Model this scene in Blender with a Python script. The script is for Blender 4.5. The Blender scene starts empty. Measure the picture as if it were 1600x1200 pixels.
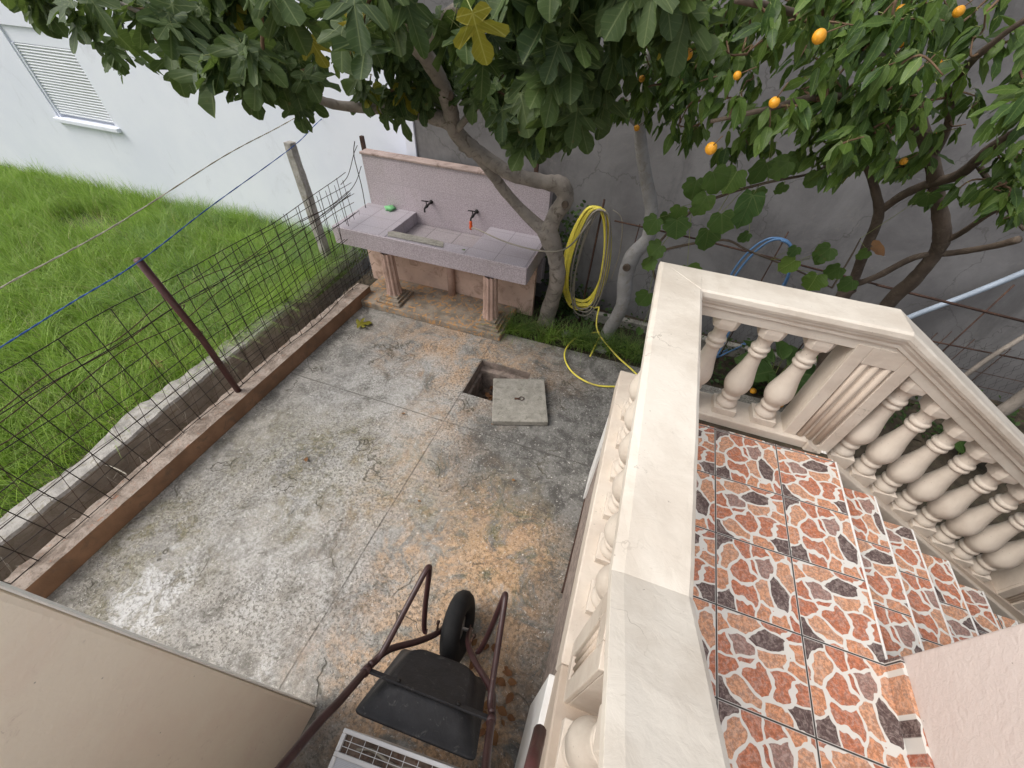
import bpy, bmesh, math, random
import numpy as np
from mathutils import Vector, Matrix
random.seed(7); np.random.seed(7)
PI = math.pi
scene = bpy.context.scene
COL = scene.collection

# ------------------------------------------------------------------ camera
CR = np.array([[0.94205751, 0.33299366, 0.04053225],
               [-0.26569904, 0.6669445, 0.69612431],
               [0.20477222, -0.66655851, 0.71677618]])
FPX = 624.28
CAMZ = 3.0
cam = bpy.data.cameras.new('camera')
cam.sensor_width = 36.0
cam.lens = FPX / 1600 * 36
cam.clip_start = 0.02
cam.clip_end = 500
camo = bpy.data.objects.new('camera', cam)
COL.objects.link(camo)
camo.matrix_world = Matrix(((CR[0][0], CR[1][0], CR[2][0], 0), (CR[0][1], CR[1][1], CR[2][1], 0),
                            (CR[0][2], CR[1][2], CR[2][2], CAMZ), (0, 0, 0, 1)))
scene.camera = camo

def ray(x, y): return CR.T @ np.array([x - 800.0, -(y - 600.0), -FPX])
def PY(x, y, Y):            # point on the plane at forward distance Y
    r = ray(x, y); t = Y / r[1]; return Vector((r[0] * t, Y, CAMZ + r[2] * t))
def PZ(x, y, z):            # point on a level at height z
    r = ray(x, y); t = (z - CAMZ) / r[2]; return Vector((r[0] * t, r[1] * t, z))
def PX(x, y, X):
    r = ray(x, y); t = X / r[0]; return Vector((X, r[1] * t, CAMZ + r[2] * t))

# ------------------------------------------------------------------ world, sun, exposure
w = bpy.data.worlds.new('World'); scene.world = w; w.use_nodes = True
nt = w.node_tree; nt.nodes.clear()
sky = nt.nodes.new('ShaderNodeTexSky'); sky.sky_type = 'NISHITA'; sky.sun_disc = False
SUN_EL, SUN_AZ = math.radians(52), math.radians(242)
sky.sun_elevation = SUN_EL; sky.sun_rotation = SUN_AZ
sky.air_density = 1.4; sky.dust_density = 5.0; sky.ozone_density = 1.0
hs = nt.nodes.new('ShaderNodeHueSaturation'); hs.inputs['Saturation'].default_value = 0.32
bg = nt.nodes.new('ShaderNodeBackground'); bg.inputs['Strength'].default_value = 0.15
wo = nt.nodes.new('ShaderNodeOutputWorld')
nt.links.new(sky.outputs[0], hs.inputs['Color']); nt.links.new(hs.outputs[0], bg.inputs[0]); nt.links.new(bg.outputs[0], wo.inputs[0])
sl = bpy.data.lights.new('sun', 'SUN'); sl.energy = 0.95; sl.angle = math.radians(32); sl.color = (1.0, 0.96, 0.9)
so = bpy.data.objects.new('sun', sl); COL.objects.link(so)
sd = Vector((math.cos(SUN_EL) * math.sin(SUN_AZ), math.cos(SUN_EL) * math.cos(SUN_AZ), math.sin(SUN_EL)))
so.rotation_euler = sd.to_track_quat('Z', 'Y').to_euler()
vs = scene.view_settings; vs.view_transform = 'Standard'; vs.look = 'None'; vs.gamma = 1.0
vs.exposure = 0.45
scene.cycles.max_bounces = 6

# ------------------------------------------------------------------ materials
class NB:
    """small node builder"""
    def __init__(s, name, rough=0.8, spec=0.3):
        s.m = bpy.data.materials.new(name); s.m.use_nodes = True
        s.t = s.m.node_tree; s.t.nodes.clear()
        s.o = s.n('ShaderNodeOutputMaterial'); s.b = s.n('ShaderNodeBsdfPrincipled')
        s.l(s.b.outputs[0], s.o.inputs[0])
        s.b.inputs['Roughness'].default_value = rough
        s.b.inputs['Specular IOR Level'].default_value = spec
        s.tc = s.n('ShaderNodeTexCoord').outputs['Object']
    def n(s, k): return s.t.nodes.new(k)
    def l(s, a, b): s.t.links.new(a, b)
    def v(s, sock, val):
        if hasattr(val, 'links') or isinstance(val, bpy.types.NodeSocket): s.l(val, sock)
        else: sock.default_value = val
    def noise(s, scale, detail=4, rough=.55, dist=0, vec=None, col=False):
        n = s.n('ShaderNodeTexNoise'); s.l(vec or s.tc, n.inputs['Vector'])
        n.inputs['Scale'].default_value = scale; n.inputs['Detail'].default_value = detail
        n.inputs['Roughness'].default_value = rough; n.inputs['Distortion'].default_value = dist
        return n.outputs['Color' if col else 'Fac']
    def math(s, op, a, b=0.0, c=0.0, clamp=False):
        n = s.n('ShaderNodeMath'); n.operation = op; n.use_clamp = clamp
        s.v(n.inputs[0], a); s.v(n.inputs[1], b); s.v(n.inputs[2], c); return n.outputs[0]
    def vmath(s, op, a, b=(0, 0, 0)):
        n = s.n('ShaderNodeVectorMath'); n.operation = op
        s.v(n.inputs[0], a)
        if op == 'SCALE': s.v(n.inputs[3], b)
        else: s.v(n.inputs[1], b)
        return n.outputs['Value' if op in ('LENGTH', 'DISTANCE', 'DOT_PRODUCT') else 'Vector']
    def step(s, f, a, b):
        n = s.n('ShaderNodeMapRange'); n.interpolation_type = 'SMOOTHSTEP'
        s.v(n.inputs[0], f); n.inputs[1].default_value = a; n.inputs[2].default_value = b; return n.outputs[0]
    def mix(s, f, a, b, mode='MIX'):
        n = s.n('ShaderNodeMix'); n.data_type = 'RGBA'; n.blend_type = mode
        s.v(n.inputs[0], f)
        for i, c in ((6, a), (7, b)):
            if isinstance(c, tuple): n.inputs[i].default_value = (*c, 1) if len(c) == 3 else c
            else: s.l(c, n.inputs[i])
        return n.outputs[2]
    def ramp(s, f, pts, const=False):
        n = s.n('ShaderNodeValToRGB'); s.v(n.inputs[0], f); cr = n.color_ramp
        if const: cr.interpolation = 'CONSTANT'
        while len(cr.elements) < len(pts): cr.elements.new(0.5)
        for e, (p, c) in zip(cr.elements, pts):
            e.position = p; e.color = (*c, 1)
        return n.outputs[0]
    def xyz(s, vec=None):
        n = s.n('ShaderNodeSeparateXYZ'); s.l(vec or s.tc, n.inputs[0]); return n.outputs
    def comb(s, x, y, z=0.0):
        n = s.n('ShaderNodeCombineXYZ'); s.v(n.inputs[0], x); s.v(n.inputs[1], y); s.v(n.inputs[2], z); return n.outputs[0]
    def color(s, c):
        if isinstance(c, tuple): s.b.inputs['Base Color'].default_value = (*c, 1)
        else: s.l(c, s.b.inputs['Base Color'])
        return s
    def rough(s, r): s.v(s.b.inputs['Roughness'], r); return s
    def bump(s, h, strength=.3, dist=.01):
        n = s.n('ShaderNodeBump'); n.inputs['Strength'].default_value = strength; n.inputs['Distance'].default_value = dist
        s.l(h, n.inputs['Height']); s.l(n.outputs[0], s.b.inputs['Normal']); return s
    def blob(s, x, y, rx, ry, soft=.5, vec=None, ang=0):
        """soft, noise-edged patch on the ground centred at x, y (metres)"""
        d = s.vmath('SUBTRACT', vec or s.tc, (x, y, 0)); q = s.xyz(d)
        ca, sa = math.cos(ang), math.sin(ang)
        u = s.math('ADD', s.math('MULTIPLY', q[0], ca / rx), s.math('MULTIPLY', q[1], sa / rx))
        v_ = s.math('ADD', s.math('MULTIPLY', q[0], -sa / ry), s.math('MULTIPLY', q[1], ca / ry))
        r = s.vmath('LENGTH', s.comb(u, v_))
        return s.step(r, 1.0 + soft, 1.0 - soft)

def simple(name, c, rough=.7, var=.25, scale=8, bump=.15, bscale=60, spec=.3, dirt=None, metallic=0, dirt_th=(.5, .7)):
    b = NB(name, rough, spec)
    n = b.noise(scale, 5, .6)
    f = b.step(n, .3, .7)
    c2 = tuple(x * (1 - var) for x in c)
    col = b.mix(f, c2, c)
    if dirt:
        col = b.mix(b.step(b.noise(scale * 1.7, 8, .7, 1.0), *dirt_th), col, dirt)
    b.color(col)
    b.b.inputs['Metallic'].default_value = metallic
    if bump: b.bump(b.noise(bscale, 4, .6), bump, .01)
    return b.m

def mat_patio():
    b = NB('patio_concrete', .95, .12)
    vec = b.vmath('ADD', b.tc, b.vmath('SCALE', b.vmath('SUBTRACT', b.noise(1.8, 6, .65, col=True), (.5, .5, .5)), 1.3))
    fine = b.noise(48, 5, .78); grit = b.noise(26, 6, .85); med = b.noise(5, 8, .75, .5); big = b.noise(1.5, 9, .75, .6)
    S = lambda f, c, w: b.step(f, c - w, c + w)
    col = b.mix(S(med, .5, .09), (.185, .175, .158), (.37, .35, .32))
    damp = b.math('MAXIMUM', b.blob(-.25, 2.1, .95, 1.35, .5, vec), b.blob(-2.3, 1.33, .38, .22, .7, vec))
    damp = b.math('MAXIMUM', damp, b.blob(-2.0, 1.05, .22, .16, .7, vec))
    damp = b.math('MAXIMUM', damp, b.math('MULTIPLY', b.blob(-1.2, 1.0, .22, .9, .8, vec), .6))
    damp = b.math('MAXIMUM', damp, b.blob(.02, .6, .17, .9, .5, vec))
    damp = b.math('MAXIMUM', damp, b.math('MULTIPLY', b.blob(-2.2, 2.65, .5, .7, .8, vec), .6))
    col = b.mix(b.math('MULTIPLY', damp, .92), col, b.mix(S(med, .5, .1), (.085, .082, .078), (.20, .195, .185)))
    damp = b.math('MAXIMUM', damp, b.math('MULTIPLY', b.blob(-.8, 1.55, .5, .35, .8, vec), .7))
    alg = b.math('MAXIMUM', b.blob(-2.7, .3, .45, .45, .7, vec), b.blob(-2.1, 1.3, .75, .5, .8, vec))
    alg = b.math('MAXIMUM', alg, b.blob(-.45, 1.1, .4, .6, .7, vec))
    alg = b.math('MAXIMUM', alg, b.blob(-1.35, 1.3, .35, .5, .8, vec))
    alg = b.math('MULTIPLY', alg, S(b.noise(3.5, 8, .75, 1, vec), .49, .08))
    col = b.mix(b.math('MULTIPLY', alg, .9), col, b.mix(S(grit, .5, .1), (.105, .095, .05), (.28, .25, .16)))
    och = b.math('MAXIMUM', b.blob(-.55, .75, .6, .75, .7, vec), b.blob(-1.5, 3.0, .9, .45, .7, vec))
    och = b.math('MAXIMUM', och, b.blob(-.5, .15, .55, .6, .5, vec))
    och = b.math('MAXIMUM', och, b.math('MULTIPLY', b.blob(-1.3, 1.9, .4, 1.1, .8, vec), .5))
    och = b.math('MULTIPLY', och, S(b.noise(3.2, 9, .78, .8), .475, .07))
    col = b.mix(b.math('MULTIPLY', och, .80), col, b.mix(S(grit, .48, .12), (.30, .19, .11), (.68, .44, .26)))
    wh = b.math('MAXIMUM', b.blob(-1.85, .75, .9, 1.0, .8, vec), b.math('MULTIPLY', b.blob(-1.95, 2.2, .8, .7, .8, vec), .85))
    wh = b.math('MAXIMUM', wh, b.math('MULTIPLY', b.blob(-1.6, 2.9, .7, .5, .8, vec), .4))
    wh = b.math('MULTIPLY', wh, S(b.noise(3.4, 10, .8, .3), .485, .09))
    col = b.mix(b.math('MULTIPLY', wh, .75), col, b.mix(S(grit, .5, .12), (.30, .29, .27), (.60, .59, .58)))
    ww = b.math('MAXIMUM', b.blob(-2.42, .12, .15, .24, .35, vec), b.math('MULTIPLY', b.blob(-1.42, -.02, .10, .2, .4, vec), .6))
    ww = b.math('MAXIMUM', ww, b.math('MULTIPLY', b.blob(-.28, .78, .09, .1, .5, vec), .5))
    col = b.mix(b.math('MULTIPLY', b.math('MULTIPLY', ww, S(b.noise(7, 9, .8, 1), .50, .07)), .75), col, (.66, .66, .665))
    # grit: dark pits and pale grains
    region = S(b.noise(1.3, 4, .6), .48, .10)
    pit = b.math('MULTIPLY', S(fine, .535, .035), b.math('ADD', .25, b.math('MULTIPLY', region, .75)))
    col = b.mix(b.math('MULTIPLY', pit, .70), col, (.085, .078, .065))
    pit2 = b.math('MULTIPLY', S(grit, .57, .04), S(med, .52, .08))
    col = b.mix(b.math('MULTIPLY', pit2, .6), col, (.10, .092, .075))
    col = b.mix(b.math('MULTIPLY', S(b.noise(38, 6, .85, .5), .60, .03), .55), col, (.74, .71, .66))
    v = b.n('ShaderNodeTexVoronoi'); v.inputs['Scale'].default_value = 8; b.l(b.tc, v.inputs['Vector'])
    col = b.mix(b.math('MULTIPLY', b.step(v.outputs['Distance'], .06, .035), .7), col, (.72, .69, .62))
    # stamped crack lines
    def cracks(sc, th, off_):
        v2 = b.n('ShaderNodeTexVoronoi'); v2.feature = 'DISTANCE_TO_EDGE'; v2.inputs['Scale'].default_value = sc
        b.l(b.vmath('ADD', b.vmath('ADD', b.tc, (off_, off_, 0)), b.vmath('SCALE', b.noise(3, 3, .6, col=True), .5)), v2.inputs['Vector'])
        return b.math('MULTIPLY', b.step(v2.outputs['Distance'], th, th * .25), S(b.noise(2.3, 2, .5, 0, b.vmath('ADD', b.tc, (off_, 0, 0))), .60, .03))
    crk = b.math('MAXIMUM', cracks(1.35, .012, 0), cracks(2.0, .013, 5.3))
    col = b.mix(b.math('MULTIPLY', crk, .72), col, (.10, .09, .07))
    q = b.xyz(b.vmath('ADD', b.tc, b.vmath('SCALE', b.noise(2, 2, .5, col=True), .02)))
    j1 = b.step(b.math('ABSOLUTE', b.math('ADD', q[0], 1.285)), .009, .003)
    j2 = b.step(b.math('ABSOLUTE', b.math('ADD', q[1], -2.10)), .009, .003)
    j = b.math('MULTIPLY', b.math('MAXIMUM', j1, j2), b.math('ADD', .3, b.math('MULTIPLY', S(med, .5, .06), .45)))
    col = b.mix(b.math('MULTIPLY', j, .7), col, (.10, .09, .08))
    b.color(col)
    h = b.math('ADD', b.math('MULTIPLY', fine, .5), b.math('SUBTRACT', b.math('ADD', b.math('MULTIPLY', med, .9), b.math('MULTIPLY', grit, .5)), b.math('MAXIMUM', crk, j)))
    b.bump(h, .7, .014)
    return b.m

def mat_tiles():
    """crazy-paving print on 33 cm tiles"""
    b = NB('crazy_paving_tile', .5, .3)
    T = .3335
    q = b.xyz()
    X = b.math('DIVIDE', b.math('ADD', q[0], -1.051 + 10 * T), T); Y_ = b.math('DIVIDE', b.math('ADD', q[1], -1.795 + 20 * T), T)
    ix = b.math('FLOOR', X); iy = b.math('FLOOR', Y_)
    fx = b.math('SUBTRACT', b.math('SUBTRACT', X, ix), .5); fy = b.math('SUBTRACT', b.math('SUBTRACT', Y_, iy), .5)
    par = b.math('MODULO', b.math('ADD', ix, iy), 2.0)             # turn alternate tiles
    u = b.math('ADD', b.math('MULTIPLY', fx, b.math('SUBTRACT', 1, par)), b.math('MULTIPLY', fy, par))
    v_ = b.math('SUBTRACT', b.math('MULTIPLY', fy, b.math('SUBTRACT', 1, par)), b.math('MULTIPLY', fx, par))
    row = b.math('MODULO', iy, 3.0)
    p = b.comb(b.math('MULTIPLY', u, 4.8), b.math('MULTIPLY', v_, 3.6), b.math('MULTIPLY', par, .0))
    p = b.vmath('ADD', p, b.vmath('SCALE', b.noise(1.3, 1.5, .5, vec=p, col=True), .72))
    p = b.vmath('ADD', p, (3.3, 7.7, 0))
    vo = b.n('ShaderNodeTexVoronoi'); vo.feature = 'DISTANCE_TO_EDGE'; vo.inputs['Scale'].default_value = .86; vo.inputs['Randomness'].default_value = .82; b.l(p, vo.inputs['Vector'])
    vc = b.n('ShaderNodeTexVoronoi'); vc.inputs['Scale'].default_value = .86; vc.inputs['Randomness'].default_value = .82; b.l(p, vc.inputs['Vector'])
    rnd = b.xyz(vc.outputs['Color'])[0]
    stone = b.ramp(rnd, [(0, (.48, .155, .085)), (.20, (.66, .31, .17)), (.44, (.125, .085, .08)), (.535, (.54, .20, .11)), (.72, (.25, .25, .255)), (.78, (.36, .22, .185)), (.85, (.66, .35, .21))], True)
    g = b.noise(70, 5, .8); g2 = b.noise(28, 4, .7, 2)
    stone = b.mix(b.math('MULTIPLY', b.step(g2, .44, .60), .42), stone, (.46, .38, .345))
    stone = b.mix(b.math('MULTIPLY', b.step(g, .56, .44), .6), stone, b.mix(1.0, stone, (.35, .32, .32), 'MULTIPLY'))
    edge = b.step(b.math('ADD', vo.outputs['Distance'], b.math('MULTIPLY', b.math('SUBTRACT', b.noise(3.2, 1.5, .5, 0, p), .5), .05)), .058, .074)
    col = b.mix(edge, (.65, .63, .59), stone)
    # joint between tiles: dark line with a pale rim
    m = b.math('MAXIMUM', b.math('ABSOLUTE', fx), b.math('ABSOLUTE', fy))
    col = b.mix(b.step(m, .483, .488), col, (.58, .565, .54))
    col = b.mix(b.step(m, .4895, .4925), col, (.055, .05, .045))
    col = b.mix(b.math('MULTIPLY', b.step(b.noise(6, 8, .75, 1), .55, .75), .25), col, (.35, .31, .26))
    b.color(col); b.rough(b.math('ADD', .42, b.math('MULTIPLY', b.noise(9, 5, .6), .25)))
    b.bump(b.math('SUBTRACT', b.math('MULTIPLY', edge, .5), b.step(m, .485, .492)), .25, .004)
    return b.m

def mat_paint(name, c, dirt, amt=.35, rough=.6, bscale=28, hair=True):
    b = NB(name, rough, .35)
    n = b.noise(2.5, 6, .65, .4); sp = b.noise(38, 4, .7)
    col = b.mix(b.math('MULTIPLY', b.step(n, .38, .68), amt), c, dirt)
    col = b.mix(b.math('MULTIPLY', b.step(b.noise(13, 7, .8, 1.2), .60, .72), amt * .9), col, tuple(x * .8 for x in dirt))
    v = b.n('ShaderNodeTexVoronoi'); v.inputs['Scale'].default_value = 17; b.l(b.tc, v.inputs['Vector'])
    col = b.mix(b.math('MULTIPLY', b.step(v.outputs['Distance'], .05, .02), .55), col, (.16, .12, .09))
    b.color(col)
    vv = b.n('ShaderNodeTexVoronoi'); vv.feature = 'DISTANCE_TO_EDGE'; vv.inputs['Scale'].default_value = 3.2
    b.l(b.vmath('ADD', b.tc, b.vmath('SCALE', b.noise(6, 4, .6, col=True), .35)), vv.inputs['Vector'])
    hl = b.math('MULTIPLY', b.step(vv.outputs['Distance'], .010, .002), b.step(b.noise(2.7, 2, .5), .53, .60))
    chip = b.math('MULTIPLY', b.step(b.noise(21, 5, .75, .8), .665, .69), b.step(b.noise(2.1, 2, .5), .46, .56))
    if hair: col = b.mix(b.math('MULTIPLY', hl, .5), col, (.20, .16, .12))
    col = b.mix(b.math('MULTIPLY', chip, .75 if hair else .25), col, (.34, .30, .26))
    b.color(col)
    h = b.math('SUBTRACT', 0.0, b.math('MULTIPLY', chip, .5))
    h = b.math('ADD', h, b.math('MULTIPLY', b.noise(bscale * .35, 3, .5, .3), .9))
    h = b.math('ADD', h, b.math('MULTIPLY', b.noise(bscale, 6, .6, .6), .8), b.math('MULTIPLY', b.step(b.noise(11, 3, .6, 2.5), .60, .64), .35))
    h = b.math('ADD', h, 0.0)
    b.bump(h, .42, .008)
    return b.m

def mat_sinktile(name, vertical, c1=(.56, .495, .53), c2=(.37, .31, .335), grout=(.40, .35, .37), size=(.205, .205), glossy=.35):
    b = NB(name, glossy, .4)
    if vertical: size = (.235, .32)
    else: size = (.345, .24)
    q = b.xyz()
    a = q[0]; d = q[2] if vertical else q[1]
    off = 10.0
    X = b.math('ADD', b.math('DIVIDE', a, size[0]), off); Y_ = b.math('ADD', b.math('DIVIDE', d, size[1]), off + (.30 if vertical else .42))
    fx = b.math('ABSOLUTE', b.math('SUBTRACT', b.math('FRACT', X), .5)); fy = b.math('ABSOLUTE', b.math('SUBTRACT', b.math('FRACT', Y_), .5))
    m = b.math('MAXIMUM', fx, fy)
    wn = b.n('ShaderNodeTexWhiteNoise'); b.l(b.comb(b.math('FLOOR', X), b.math('FLOOR', Y_)), wn.inputs['Vector'])
    sp = b.noise(90, 3, .8)
    col = b.mix(b.step(sp, .42, .58), c2, c1)
    col = b.mix(b.math('MULTIPLY', wn.outputs['Value'], .12), col, (.16, .14, .15))
    col = b.mix(b.step(m, .487, .492), col, grout)
    col = b.mix(b.math('MULTIPLY', b.step(b.noise(5, 7, .75, 1), .5, .75), .28), col, (.33, .29, .25))
    b.color(col); b.bump(b.math('SUBTRACT', 1.0, b.step(m, .483, .492)), .3, .003)
    return b.m

def mat_leaf(name, c1, c2, vein, kind='fig', trans=.3, rough=.5):
    """uv = leaf space; second uv map x = random number of the leaf"""
    b = NB(name, rough, .28)
    uv = b.n('ShaderNodeUVMap'); uv.uv_map = 'leaf'; ur = b.n('ShaderNodeUVMap'); ur.uv_map = 'rand'
    q = b.xyz(uv.outputs[0]); r = b.xyz(ur.outputs[0])
    ax = b.math('ABSOLUTE', q[0])
    col = b.mix(r[0], c1, c2)
    col = b.mix(b.math('MULTIPLY', b.step(b.noise(14, 5, .7), .45, .7), .4), col, tuple(x * .6 for x in c1))
    vm = b.step(ax, .022, .008)
    if kind == 'fig':
        y0 = b.math('SUBTRACT', q[1], .03)
        for (dx, dy) in ((.70, .66), (.80, -.02), (.42, .85)):
            L = math.hypot(dx, dy)
            if (dx, dy) == (.42, .85): continue
            dd = b.math('ABSOLUTE', b.math('SUBTRACT', b.math('MULTIPLY', ax, dy / L), b.math('MULTIPLY', y0, dx / L)))
            al = b.math('ADD', b.math('MULTIPLY', ax, dx / L), b.math('MULTIPLY', y0, dy / L))
            vm = b.math('MAXIMUM', vm, b.math('MULTIPLY', b.step(dd, .017, .006), b.step(al, 0, .03)))
    s = b.math('FRACT', b.math('SUBTRACT', b.math('MULTIPLY', q[1], 8.0), b.math('MULTIPLY', ax, 5.5)))
    side = b.math('MULTIPLY', b.step(b.math('ABSOLUTE', b.math('SUBTRACT', s, .5)), .10, .03), .30)
    vm = b.math('MAXIMUM', b.math('MULTIPLY', vm, .75), side)
    col = b.mix(vm, col, vein)
    brown = b.math('MULTIPLY', b.step(b.noise(9, 6, .8), .63, .70), b.step(r[0], .35, .8))
    col = b.mix(brown, col, (.16, .10, .035))
    b.color(col)
    b.rough(b.math('ADD', rough - .08, b.math('MULTIPLY', b.noise(20, 3, .5), .25)))
    tr = b.n('ShaderNodeBsdfTranslucent'); b.l(b.mix(.5, col, (.20, .30, .05)), tr.inputs[0])
    mx = b.n('ShaderNodeMixShader'); mx.inputs[0].default_value = trans
    b.l(b.b.outputs[0], mx.inputs[1]); b.l(tr.outputs[0], mx.inputs[2]); b.l(mx.outputs[0], b.o.inputs[0])
    b.bump(b.math('ADD', vm, b.math('MULTIPLY', b.noise(35, 3, .5), .4)), .4, .003)
    return b.m

def mat_grass(name, c1, c2, dry):
    b = NB(name, .5, .3)
    ur = b.n('ShaderNodeUVMap'); ur.uv_map = 'rand'; r = b.xyz(ur.outputs[0])
    col = b.mix(r[0], c1, c2)
    col = b.mix(b.step(b.noise(1.1, 4, .6), .42, .66), col, b.mix(r[0], (.17, .30, .025), (.36, .54, .07)))
    col = b.mix(b.step(r[0], .93, .97), col, dry)
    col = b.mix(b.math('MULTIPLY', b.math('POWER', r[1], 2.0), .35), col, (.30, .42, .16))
    b.color(col)
    tr = b.n('ShaderNodeBsdfTranslucent'); b.l(col, tr.inputs[0])
    mx = b.n('ShaderNodeMixShader'); mx.inputs[0].default_value = .3
    b.l(b.b.outputs[0], mx.inputs[1]); b.l(tr.outputs[0], mx.inputs[2]); b.l(mx.outputs[0], b.o.inputs[0])
    return b.m

def mat_greywall():
    b = NB('grey_render', .9, .2)
    col = b.mix(b.step(b.noise(1.1, 8, .65, .5), .3, .7), (.135, .13, .133), (.225, .22, .222))
    st = b.noise(3, 8, .7, .3, vec=b.vmath('MULTIPLY', b.tc, (1.0, 1.0, .35)))
    col = b.mix(b.math('MULTIPLY', b.step(st, .5, .72), .5), col, (.085, .082, .08))
    col = b.mix(b.math('MULTIPLY', b.step(b.noise(7, 9, .75, 1.2), .56, .68), .35), col, (.25, .235, .215))
    v2 = b.n('ShaderNodeTexVoronoi'); v2.feature = 'DISTANCE_TO_EDGE'; v2.inputs['Scale'].default_value = .9
    b.l(b.vmath('ADD', b.tc, b.vmath('SCALE', b.noise(3, 4, .6, col=True), .5)), v2.inputs['Vector'])
    col = b.mix(b.math('MULTIPLY', b.step(v2.outputs['Distance'], .008, .002), .5), col, (.09, .085, .08))
    # pale trowel scratches
    sc = b.noise(6, 5, .7, 0, vec=b.vmath('MULTIPLY', b.tc, (1.0, 1.0, 9.0)))
    col = b.mix(b.math('MULTIPLY', b.step(sc, .66, .72), .45), col, (.30, .30, .30))
    b.color(col); b.bump(b.noise(30, 6, .7), .35, .01)
    return b.m

def mat_whitewall():
    b = NB('white_render', .85, .2)
    col = b.mix(b.step(b.noise(.9, 6, .6), .3, .7), (.70, .73, .82), (.76, .785, .86))
    col = b.mix(b.math('MULTIPLY', b.step(b.noise(2.2, 8, .75, .8, vec=b.vmath('MULTIPLY', b.tc, (1, 1, .5))), .56, .72), .30), col, (.45, .46, .50))
    b.color(col); b.bump(b.noise(60, 4, .7), .25, .008)
    return b.m

def mat_curbtop():
    b = NB('curb_top', .9, .2)
    col = b.mix(b.step(b.noise(9, 8, .75, .5), .35, .65), (.20, .155, .125), (.42, .35, .30))
    col = b.mix(b.math('MULTIPLY', b.step(b.noise(17, 7, .8, 1), .57, .66), .8), col, (.40, .17, .09))
    col = b.mix(b.math('MULTIPLY', b.step(b.noise(60, 5, .8), .55, .65), .7), col, (.09, .08, .065))
    b.color(col); b.bump(b.noise(45, 6, .8), .8, .015)
    return b.m

M = {}
M['patio'] = mat_patio()
M['tiles'] = mat_tiles()
M['cream'] = mat_paint('cream_paint', (.64, .57, .49), (.43, .35, .285), .6)
M['cream_top'] = mat_paint('cream_paint_handrail', (.66, .605, .53), (.47, .405, .335), .65, .55, 20)
M['white_paint'] = mat_paint('white_paint', (.74, .735, .72), (.62, .57, .50), .3)
M['panel'] = mat_paint('beige_panel', (.55, .46, .38), (.42, .33, .25), .35)
M['pinkwall'] = mat_paint('pink_wall', (.68, .605, .565), (.61, .52, .485), .5, .8, 60, False)
M['beigewall'] = mat_paint('beige_wall', (.95, .85, .71), (.90, .75, .63), .7, .8, 60, False)
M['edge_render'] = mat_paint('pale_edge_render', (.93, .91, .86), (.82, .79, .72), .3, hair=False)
M['salmon'] = simple('salmon_render', (.60, .43, .35), .85, .2, 4, .3, 50, dirt=(.30, .20, .15))
M['coping'] = simple('coping_render', (.40, .31, .28), .85, .3, 5, .3, 50, dirt=(.17, .12, .10))
M['curbface'] = simple('curb_face_paint', (.27, .155, .095), .8, .3, 5, .35, 40, dirt=(.15, .10, .07))
M['curbtop'] = mat_curbtop()
M['conc'] = simple('old_concrete', (.36, .34, .30), .9, .35, 10, .7, 45, dirt=(.12, .11, .09))
M['pale_conc'] = simple('pale_concrete', (.38, .36, .335), .9, .35, 12, .9, 40, dirt=(.22, .20, .15))
M['dark_conc'] = simple('dark_concrete', (.36, .34, .30), .95, .35, 6, .7, 30, dirt=(.20, .19, .14))
M['cover'] = simple('cover_concrete', (.34, .32, .28), .9, .3, 14, .5, 70, dirt=(.16, .15, .12))
M['stucco'] = simple('rough_stucco', (.38, .31, .27), .95, .5, 22, 1.0, 60, dirt=(.14, .10, .085))
M['soil'] = simple('soil', (.075, .058, .04), .95, .6, 12, 1.0, 40, dirt=(.035, .04, .02))
M['lawnsoil'] = simple('lawn_soil', (.10, .15, .035), .95, .5, 5, .6, 40, dirt=(.22, .19, .10))
M['rubble'] = simple('rubble', (.20, .15, .12), .95, .6, 20, 1.0, 40, dirt=(.10, .05, .035))
M['pitwall'] = simple('pit_wall', (.34, .27, .23), .95, .5, 12, 1.0, 30, dirt=(.13, .11, .09))
M['tile_v'] = mat_sinktile('sink_tile_wall', True)
M['tile_h'] = mat_sinktile('sink_tile_top', False, (.44, .405, .445), (.33, .295, .325), (.20, .18, .19))
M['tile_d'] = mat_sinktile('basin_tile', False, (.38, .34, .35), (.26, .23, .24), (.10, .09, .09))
M['colpaint'] = simple('column_paint', (.50, .34, .28), .8, .25, 7, .3, 50, dirt=(.32, .22, .17))
M['platform'] = simple('platform_concrete', (.33, .28, .225), .9, .45, 9, .6, 40, dirt=(.48, .27, .12), dirt_th=(.50, .60))
M['white_tile'] = M['white_paint']
M['black_metal'] = simple('black_metal', (.02, .018, .018), .5, .3, 20, .1, 60)
M['rust'] = simple('rusty_steel', (.075, .042, .032), .8, .5, 14, .4, 80, dirt=(.14, .07, .04))
M['wire'] = simple('fence_wire', (.035, .026, .022), .8, .4, 10, 0)
M['maroon'] = simple('maroon_paint', (.085, .030, .028), .45, .35, 12, .12, 50, .4, dirt=(.06, .035, .03))
M['tube'] = simple('barrow_tube_paint', (.060, .026, .026), .38, .35, 14, .1, 60, .5, dirt=(.20, .12, .09), dirt_th=(.62, .72))
M['traym'] = simple('barrow_tray', (.028, .028, .032), .55, .35, 14, .25, 50, .4, dirt=(.10, .097, .093), dirt_th=(.57, .72))
M['rubber'] = simple('tyre_rubber', (.018, .018, .019), .75, .3, 20, .2, 80)
M['steel'] = simple('galvanised_steel', (.42, .43, .44), .4, .25, 12, .1, 60, metallic=.7)
M['white_enamel'] = simple('white_enamel', (.74, .75, .77), .4, .12, 6, .05, 60, .5, dirt=(.50, .45, .38), dirt_th=(.64, .74))
M['orange_plastic'] = simple('orange_plastic', (.75, .12, .03), .4, .15, 20, 0)
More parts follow.
